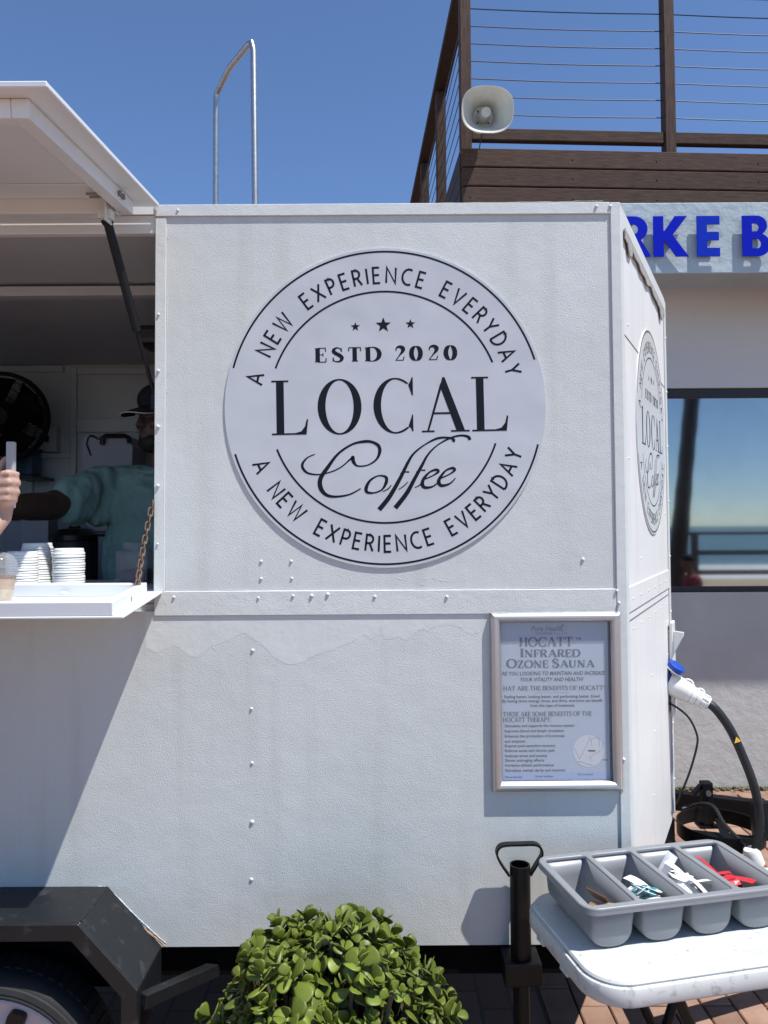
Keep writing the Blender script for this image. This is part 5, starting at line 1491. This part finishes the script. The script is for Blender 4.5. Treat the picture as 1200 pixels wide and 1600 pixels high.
t0 = HC + Vector((-.014, -.006, .026)); finger(cb_, [t0, t0 + Vector((-.004, .020, .030)), t0 + Vector((.012, .026, .052))], .013, .009)
cb_.capsule((-1.40, 1.45, 1.58), (-1.40, 1.46, 1.45), .058, .062); cb_.ball((-1.39, 1.47, 1.68), (.076, .095, .11)); cb_.ball((-1.38, 1.56, 1.66), (.014, .02, .02)); cb_.ball((-1.39, 1.52, 1.60), (.045, .05, .045))
cb_.capsule((-1.22, 1.46, 1.41), (-1.58, 1.46, 1.41), .07, .07)
for z, rx in ((1.32, .155), (1.18, .15), (1.04, .145), (.92, .15)): cb_.ball((-1.40, 1.46, z), (rx, .11, .13))
cb_.capsule((-1.60, 1.46, 1.41), (-1.64, 1.44, 1.13), .052, .043); cb_.capsule((-1.64, 1.44, 1.13), (-1.62, 1.55, .90), .043, .028); cb_.ball((-1.62, 1.58, .83), (.025, .04, .05))
for k in range(4): finger(cb_, [(-1.62, 1.55 + k * .02, .80), (-1.615, 1.555 + k * .02, .75), (-1.605, 1.56 + k * .02, .715)], .010, .008)
finger(cb_, [(-1.60, 1.56, .84), (-1.585, 1.53, .80), (-1.585, 1.53, .77)], .012, .009)
for s_ in (-1, 1):
    cb_.capsule((-1.40 + s_ * .085, 1.46, .88), (-1.40 + s_ * .095, 1.47, .48), .085, .058); cb_.capsule((-1.40 + s_ * .095, 1.47, .48), (-1.40 + s_ * .095, 1.45, .08), .055, .040); cb_.capsule((-1.40 + s_ * .095, 1.43, .035), (-1.40 + s_ * .105, 1.60, .025), .042, .034)
fused(cb_, 'body', 'skin_l', cu_, .0062, 2)
ct = MB(); ct.capsule((-1.22, 1.46, 1.41), (-1.58, 1.46, 1.41), .083, .083); ct.capsule(S_, S_.lerp(E_, .55), .068, .068); ct.capsule((-1.60, 1.46, 1.41), (-1.625, 1.45, 1.22), .066, .064)
for z, rx in ((1.32, .175), (1.18, .17), (1.04, .165), (.90, .17)): ct.ball((-1.40, 1.46, z), (rx, .13, .13))
fused(ct, 'shirt', 'shirt', cu_, .012, 4)
cj = MB(); cj.ball((-1.40, 1.46, .86), (.17, .125, .11))
for s_ in (-1, 1): cj.capsule((-1.40 + s_ * .085, 1.46, .86), (-1.40 + s_ * .095, 1.47, .48), .096, .070); cj.capsule((-1.40 + s_ * .095, 1.47, .48), (-1.40 + s_ * .095, 1.45, .10), .070, .058)
fused(cj, 'trousers', 'denim', cu_, .012, 3)
chr_ = MB(); chr_.ball((-1.39, 1.455, 1.71), (.084, .098, .10)); chr_.ball((-1.39, 1.43, 1.66), (.08, .075, .08)); fused(chr_, 'hair', 'hair', cu_, .009, 2)
bar = thing('pale_bar', 'slim pale grey bar held upright in the raised hand', 'bar', (-.931, 1.912, 1.76))
MB().box(-.9405, -.9215, 1.905, 1.922, 1.755, 1.921).build('bar_body', 'greybar', bar, bevel=.003)

# ================================================================== FOLDING TABLE
TM = Matrix.Rotation(R(12.2), 4, 'Z')
ZTAB = .742
def T3(a, b_, z): return TM @ Vector((a, b_, z))
tbl = thing('folding_table', 'worn white plastic folding table holding the grey tray', 'table', tuple(T3(1.35, 1.67, -.012)))
A0, A1, B0, B1 = .770, 1.95, 1.496, 1.930
def stack_outline(rings, close_bottom=True):
    mb = loft(rings); n = len(rings[0]); k = len(rings)
    mb.f.append(tuple(range((k - 1) * n, k * n)))
    if close_bottom: mb.f.append(tuple(range(n))[::-1])
    return mb
def outl(ins, z, r=.095): return [(x, y, z) for x, y in rrect(A0 + ins, A1 - ins, B0 + ins, B1 - ins, max(.01, r - ins), 10)]
tp_ = stack_outline([outl(.012, ZTAB - .012), outl(.009, ZTAB - .006), outl(.012, ZTAB - .0015), outl(.020, ZTAB)])
moved(tp_, TM).build('table_top', 'tabletop', tbl, smooth=True)
eg = stack_outline([outl(.010, ZTAB - .055), outl(.002, ZTAB - .050), outl(.0, ZTAB - .046), outl(.0, ZTAB - .020), outl(.003, ZTAB - .013), outl(.0115, ZTAB - .0105)])
moved(eg, TM).build('table_edge', 'tableedge', tbl, smooth=True)
nt = MB()
for b_ in (1.66, 1.79):
    nt.prism([(b_ - .02, ZTAB - .056), (b_ + .02, ZTAB - .056), (b_ + .014, ZTAB - .040), (b_ - .014, ZTAB - .040)], A0 - .002, A0 + .02, TM @ Matrix(((0, 0, 1, 0), (1, 0, 0, 0), (0, 1, 0, 0), (0, 0, 0, 1))))
nt.build('edge_notches', 'tableedge', tbl, bevel=.003)
def leg(p, q, r_=.0125): return MB().tube([T3(*p), T3(*q)], r_, 12).build('leg', 'black', tbl, smooth=True)
for b_ in (1.55, 1.87):
    leg((.98, b_, ZTAB - .06), (1.30, b_, 0.0)); leg((1.30, b_ + .025, ZTAB - .06), (1.02, b_ + .025, 0.0))
    leg((1.86, b_, ZTAB - .06), (1.62, b_, 0.0))
for a, z in ((1.30, .012), (1.02, .012), (1.14, .37), (1.62, .012)): leg((a, 1.55, z), (a, 1.895, z), .011)
leg((1.0, 1.56, ZTAB - .07), (1.9, 1.56, ZTAB - .07), .011); leg((1.0, 1.86, ZTAB - .07), (1.9, 1.86, ZTAB - .07), .011)
# faint worn stamp on the table top
sp_ = MB(); rs = random.Random(2)
for i in range(15):
    a = 1.155 + i * .0062
    sp_.ribbon([(a, 1.536 + rs.uniform(0, .003)), (a + rs.uniform(-.002, .004), 1.544), (a + rs.uniform(0, .003), 1.549 + rs.uniform(0, .003))], .0009, ZTAB + .0003 + .00002 * i, TM)
sp_.ribbon([(1.148, 1.5325), (1.252, 1.5325)], .0007, ZTAB + .0007, TM); sp_.ribbon([(1.148, 1.5555), (1.252, 1.5555)], .0007, ZTAB + .0007, TM)
sp_.build('worn_stamp', 'stamp', tbl, recalc=False)

# ================================================================== GREY CONDIMENT TRAY
TA0, TA1, TB0, TB1, TZ = .802, 1.336, 1.608, 1.897, .846
tray = thing('condiment_tray', 'grey plastic four compartment tray on the white table', 'tray', tuple(T3((TA0 + TA1) / 2, (TB0 + TB1) / 2, ZTAB)))
rim, dv = .019, .014
cw = (TA1 - TA0 - 2 * rim - 3 * dv) / 4
holes = []
for i in range(4):
    a = TA0 + rim + i * (cw + dv)
    holes.append((a, a + cw, TB0 + rim, TB1 - rim))
rmb = curve2d([rrect(TA0 + .004, TA1 - .004, TB0 + .004, TB1 - .004, .035, 8)] + [rrect(h[0] - .003, h[1] + .003, h[2] - .003, h[3] + .003, .014, 6) for h in holes], .0015, .004, 3)
rmo = moved(rmb, TM @ Matrix.Translation((0, 0, TZ - .005)))
rmo.build('rim', 'tray', tray, smooth=True)
# skirt under the rim edge
sk = loft([[(x, y, z) for x, y in rrect(TA0 + i_, TA1 - i_, TB0 + i_, TB1 - i_, .037, 8)] for i_, z in ((.0005, TZ - .006), (.0, TZ - .016), (.002, TZ - .016), (.0025, TZ - .006))])
moved(sk, TM).build('rim_skirt', 'tray', tray, smooth=True)
for h in holes:
    nn = 18
    def sect(b_, ins, zb):
        r_ = cw / 2 - ins - .004
        ca = (h[0] + h[1]) / 2
        zt_ = TZ - .004
        P = [(ca - cw / 2 + ins * .2, b_, zt_)]
        for j in range(nn + 1):
            t = math.pi * j / nn
            P.append((ca - r_ * math.copysign(abs(math.cos(t)) ** .8, math.cos(t)), b_, zb + .046 - .046 * abs(math.sin(t)) ** .8))
        P.append((ca + cw / 2 - ins * .2, b_, zt_))
        return P
    zb = ZTAB + .0015
    secs = [sect(h[2] + .004, .010, zb + .010), sect(h[2] + .007, .004, zb + .003), sect(h[2] + .014, .001, zb), sect(h[3] - .014, .001, zb), sect(h[3] - .007, .004, zb + .003), sect(h[3] - .004, .010, zb + .010)]
    # ends lean outward to the rim
    mb = MB(); k = len(secs[0])
    def lean(P, sgn, e): return [(p[0], p[1] + sgn * e * max(0, (p[2] - zb)) / (TZ - zb), p[2]) for p in P]
    secs = [lean(s_, -1, .006) if i < 3 else lean(s_, 1, .006) for i, s_ in enumerate(secs)]
    mb.add([p for s_ in secs for p in s_], [(i * k + j, i * k + j + 1, (i + 1) * k + j + 1, (i + 1) * k + j) for i in range(len(secs) - 1) for j in range(k - 1)])
    mb.f.append(tuple(range(k))); mb.f.append(tuple(range((len(secs) - 1) * k, len(secs) * k))[::-1])
    o = moved(mb, TM).build('compartment', 'tray', tray, smooth=True)
    solid(o, .0018, 0)
# ---- sachets
def sachet_mesh(l, w, bend, name, material, t=.0022):
    mb = MB(); n = 5
    vs = []
    for i in range(n + 1):
        u = i / n - .5
        th = t * (.25 if i in (0, n) else 1)
        z = bend * (1 - 4 * u * u)
        for y, zz in ((-w / 2, 0), (0, th), (w / 2, 0), (0, -th)):
            vs.append((u * l, y, z + zz))
    fs = [(i * 4 + j, i * 4 + (j + 1) % 4, (i + 1) * 4 + (j + 1) % 4, (i + 1) * 4 + j) for i in range(n) for j in range(4)] + [(0, 3, 2, 1), (n * 4, n * 4 + 1, n * 4 + 2, n * 4 + 3)]
    mb.add(vs, fs)
    return mb.mesh(name, material)[0]
rs = random.Random(21)
def drop(name, meshes, hole, cnt, spot, label, cat, group, lift=(.030, .076), tilt=.55, band=None):
    h = holes[hole]
    for k in range(cnt):
        a = (h[0] + h[1]) / 2 + rs.uniform(-.026, .026); b_ = spot[0] + rs.random() * (spot[1] - spot[0])
        z = ZTAB + lift[0] + (lift[1] - lift[0]) * k / max(1, cnt - 1)
        mt = TM @ Matrix.Translation((a, b_, z)) @ Matrix.Rotation(rs.uniform(-1.0, 1.0) + 2.1, 4, 'Z') @ Matrix.Rotation(rs.uniform(-tilt, tilt), 4, 'Y') @ Matrix.Rotation(rs.uniform(-.6, .6), 4, 'X')
        o = place(name, rs.choice(meshes), None, None, mt)
        tag(o, label, cat, group)
        if band:
            l, w, mm = band
            for q in ((-.22, .0), (.10, .0)):
                bmesh_ = MB().box(q[0] * l - .007, q[0] * l + .007, -w * .36, w * .36, -.0028, .0052)
                me_, bs_ = bmesh_.mesh('print', mm)
                place('print', me_, None, o, mt @ bs_)
wm = [sachet_mesh(.075, .027, bnd, 'sugar_sachet', 'paper') for bnd in (.002, .006, -.004)]
rm = [sachet_mesh(.070, .021, bnd, 'red_sachet', 'redsachet') for bnd in (.002, .005)]
tm_ = [sachet_mesh(.070, .028, bnd, 'sachet', 'paper') for bnd in (.002, .005, -.003)]
drop('sachet', tm_, 1, 13, (1.68, 1.79), 'white sachet with teal print heaped in the second tray compartment', 'sachet', 'teal printed sachets', band=(.07, .028, 'pprint'))
drop('sugar_sachet', wm, 2, 20, (1.69, 1.82), 'slim white paper sachet heaped in the third tray compartment', 'sachet', 'white sachets', lift=(.028, .086), tilt=.65)
drop('red_sachet', rm, 3, 13, (1.71, 1.82), 'shiny red sachet heaped in the right tray compartment', 'sachet', 'red sachets', lift=(.030, .074))
up = place('sugar_sachet', wm[0], None, None, TM @ Matrix.Translation((holes[2][0] + .045, 1.80, ZTAB + .088)) @ Matrix.Rotation(R(-20), 4, 'Z') @ Matrix.Rotation(R(-62), 4, 'Y') @ Matrix.Rotation(R(60), 4, 'X'))
tag(up, 'white paper sachet standing upright above the others in the third tray compartment', 'sachet')
h = holes[0]
for k in range(5):
    st_ = MB().box(-.055, .055, -.003, .003, -.0008, .0008, TM @ Matrix.Translation(((h[0] + h[1]) / 2 + .012 + .006 * k, 1.68 + .004 * k, ZTAB + .050 + .004 * k)) @ Matrix.Rotation(R(112 + 4 * k), 4, 'Z') @ Matrix.Rotation(R(3 * k), 4, 'Y'))
    tag(st_.build('stirrer', 'stick'), 'flat wooden stirrer lying in the left tray compartment', 'stirrer', 'wooden stirrers')
bp2 = MB().box(-.03, .03, -.019, .019, -.002, .002, TM @ Matrix.Translation(((h[0] + h[1]) / 2 + .022, 1.735, ZTAB + .066)) @ Matrix.Rotation(R(110), 4, 'Z') @ Matrix.Rotation(R(48), 4, 'X'))
tag(bp2.build('brown_packet', 'brownpack', bevel=.001), 'flat dark brown packet leaning beside the wooden stirrers', 'packet')

# ================================================================== JADE PLANT
rs = random.Random(42)
PC = Vector((-.130, 1.82, .47))
jade = thing('jade_plant', 'bushy green jade plant with round fleshy leaves below the sign', 'plant', (PC.x, PC.y, -.012))
MB().lathe([(.155, 0), (.165, .02), (.205, .30), (.22, .30), (.22, .335), (.195, .335), (.19, .30)], 40, Matrix.Translation((PC.x, PC.y, -.012)), cap=False).build('pot', 'pot', jade, smooth=True)
MB().lathe([(.0, .295), (.192, .295), (.192, .30), (0, .305)], 30, Matrix.Translation((PC.x, PC.y, -.012)), cap=False).build('soil', 'soil', jade)
def leaf_mesh(name, curl):
    ts = (0, .12, .3, .5, .7, .86, .96, 1.0); ws = (.09, .15, .29, .42, .475, .43, .29, .10)
    vs = []; 
    for t, w_ in zip(ts, ws):
        zc = curl * (t - .15) ** 2
        thk = .095 * math.sin(math.pi * min(.94, .12 + t * .82)) + .012
        for u, k in ((-1, 0), (-.55, .7), (0, 1), (.55, .7), (1, 0)):
            vs.append((u * w_, t, zc - .05 * u * u * w_ + thk * k * .45))
        for u, k in ((.55, .7), (0, 1), (-.55, .7)):
            vs.append((u * w_, t, zc - .05 * u * u * w_ - thk * k))
    n = 8; fs = []
    for i in range(len(ts) - 1):
        for j in range(n): fs.append((i * n + j, i * n + (j + 1) % n, (i + 1) * n + (j + 1) % n, (i + 1) * n + j))
    fs.append(tuple(range(n))[::-1]); fs.append(tuple((len(ts) - 1) * n + j for j in range(n)))
    mb = MB(); mb.v = vs; mb.f = fs
    me = bpy.data.meshes.new(name); me.from_pydata(vs, [], fs)
    for p in me.polygons: p.use_smooth = True
    me.materials.append(M['leaf']); me.update()
    return me, vs, fs
LM = [leaf_mesh('leaf', c) for c in (.02, -.06, -.14)]
leaves = []; stems = MB()
NT = 330
for k in range(NT):
    zf = 1 - (k + .5) / NT * 1.25
    a = k * 2.399963 + rs.uniform(-.12, .12)
    rr = math.sqrt(max(0, 1 - zf * zf))
    d = Vector((rr * math.cos(a), rr * math.sin(a), zf))
    bump_ = 1 + .30 * noise.noise(d * 2.6 + Vector((4.2, 1.1, .3))) + rs.uniform(-.07, .05)
    if rs.random() < .22: bump_ *= rs.uniform(.72, .9)
    tip = PC + Vector((d.x * .268 * bump_, d.y * .25 * bump_, d.z * .288 * bump_))
    axis = (d + Vector((rs.uniform(-.3, .3), rs.uniform(-.3, .3), rs.uniform(.05, .55)))).normalized()
    base_ = PC + Vector((d.x * .06, d.y * .06, -.14))
    mid = base_.lerp(tip, .6) + Vector((0, 0, -.03))
    stems.tube(catmull([base_, mid, tip - axis * .02], 4), .0055, 6)
    roll0 = rs.uniform(0, 6.28); size = rs.uniform(.68, 1.25)
    npair = rs.choice((3, 3, 4))
    q0 = axis.to_track_quat('Z', 'Y').to_matrix().to_4x4()
    for p_ in range(npair):
        t = p_ / (npair - 1)
        spread = R(80 - 52 * t) + rs.uniform(-.3, .3)
        ln = (.042 - .016 * t) * size
        for side in (0, 1):
            an = roll0 + p_ * math.pi / 2 + side * math.pi + rs.uniform(-.22, .22)
            mtx = (Matrix.Translation(tip + axis * (-.022 + .026 * t)) @ q0 @ Matrix.Rotation(an, 4, 'Z')
                   @ Matrix.Rotation(math.pi / 2 - spread + rs.uniform(-.15, .15), 4, 'X') @ Matrix.Rotation(rs.gauss(0, .45), 4, 'Y') @ Matrix.Scale(ln * rs.uniform(.88, 1.12), 4))
            leaves.append((mtx, rs.randrange(3)))
leaves.sort(key=lambda m_: (m_[0].translation.y - PC.y) * 1.0 - (m_[0].translation.z - PC.z) * .75 + (5 if m_[0].translation.z < .50 else 0))
rest = MB()
for i, (mtx, v) in enumerate(leaves):
    if i < 300: place('leaf', LM[v][0], None, jade, mtx)
    else: rest.add(LM[v][1], LM[v][2], mtx)
me, basis = rest.mesh('foliage', 'leaf', smooth='all', recalc=False)
fo = link(bpy.data.objects.new('foliage', me), jade, basis); fo["kind"] = "stuff"
stems.build('branches', 'stem', jade, smooth=True)
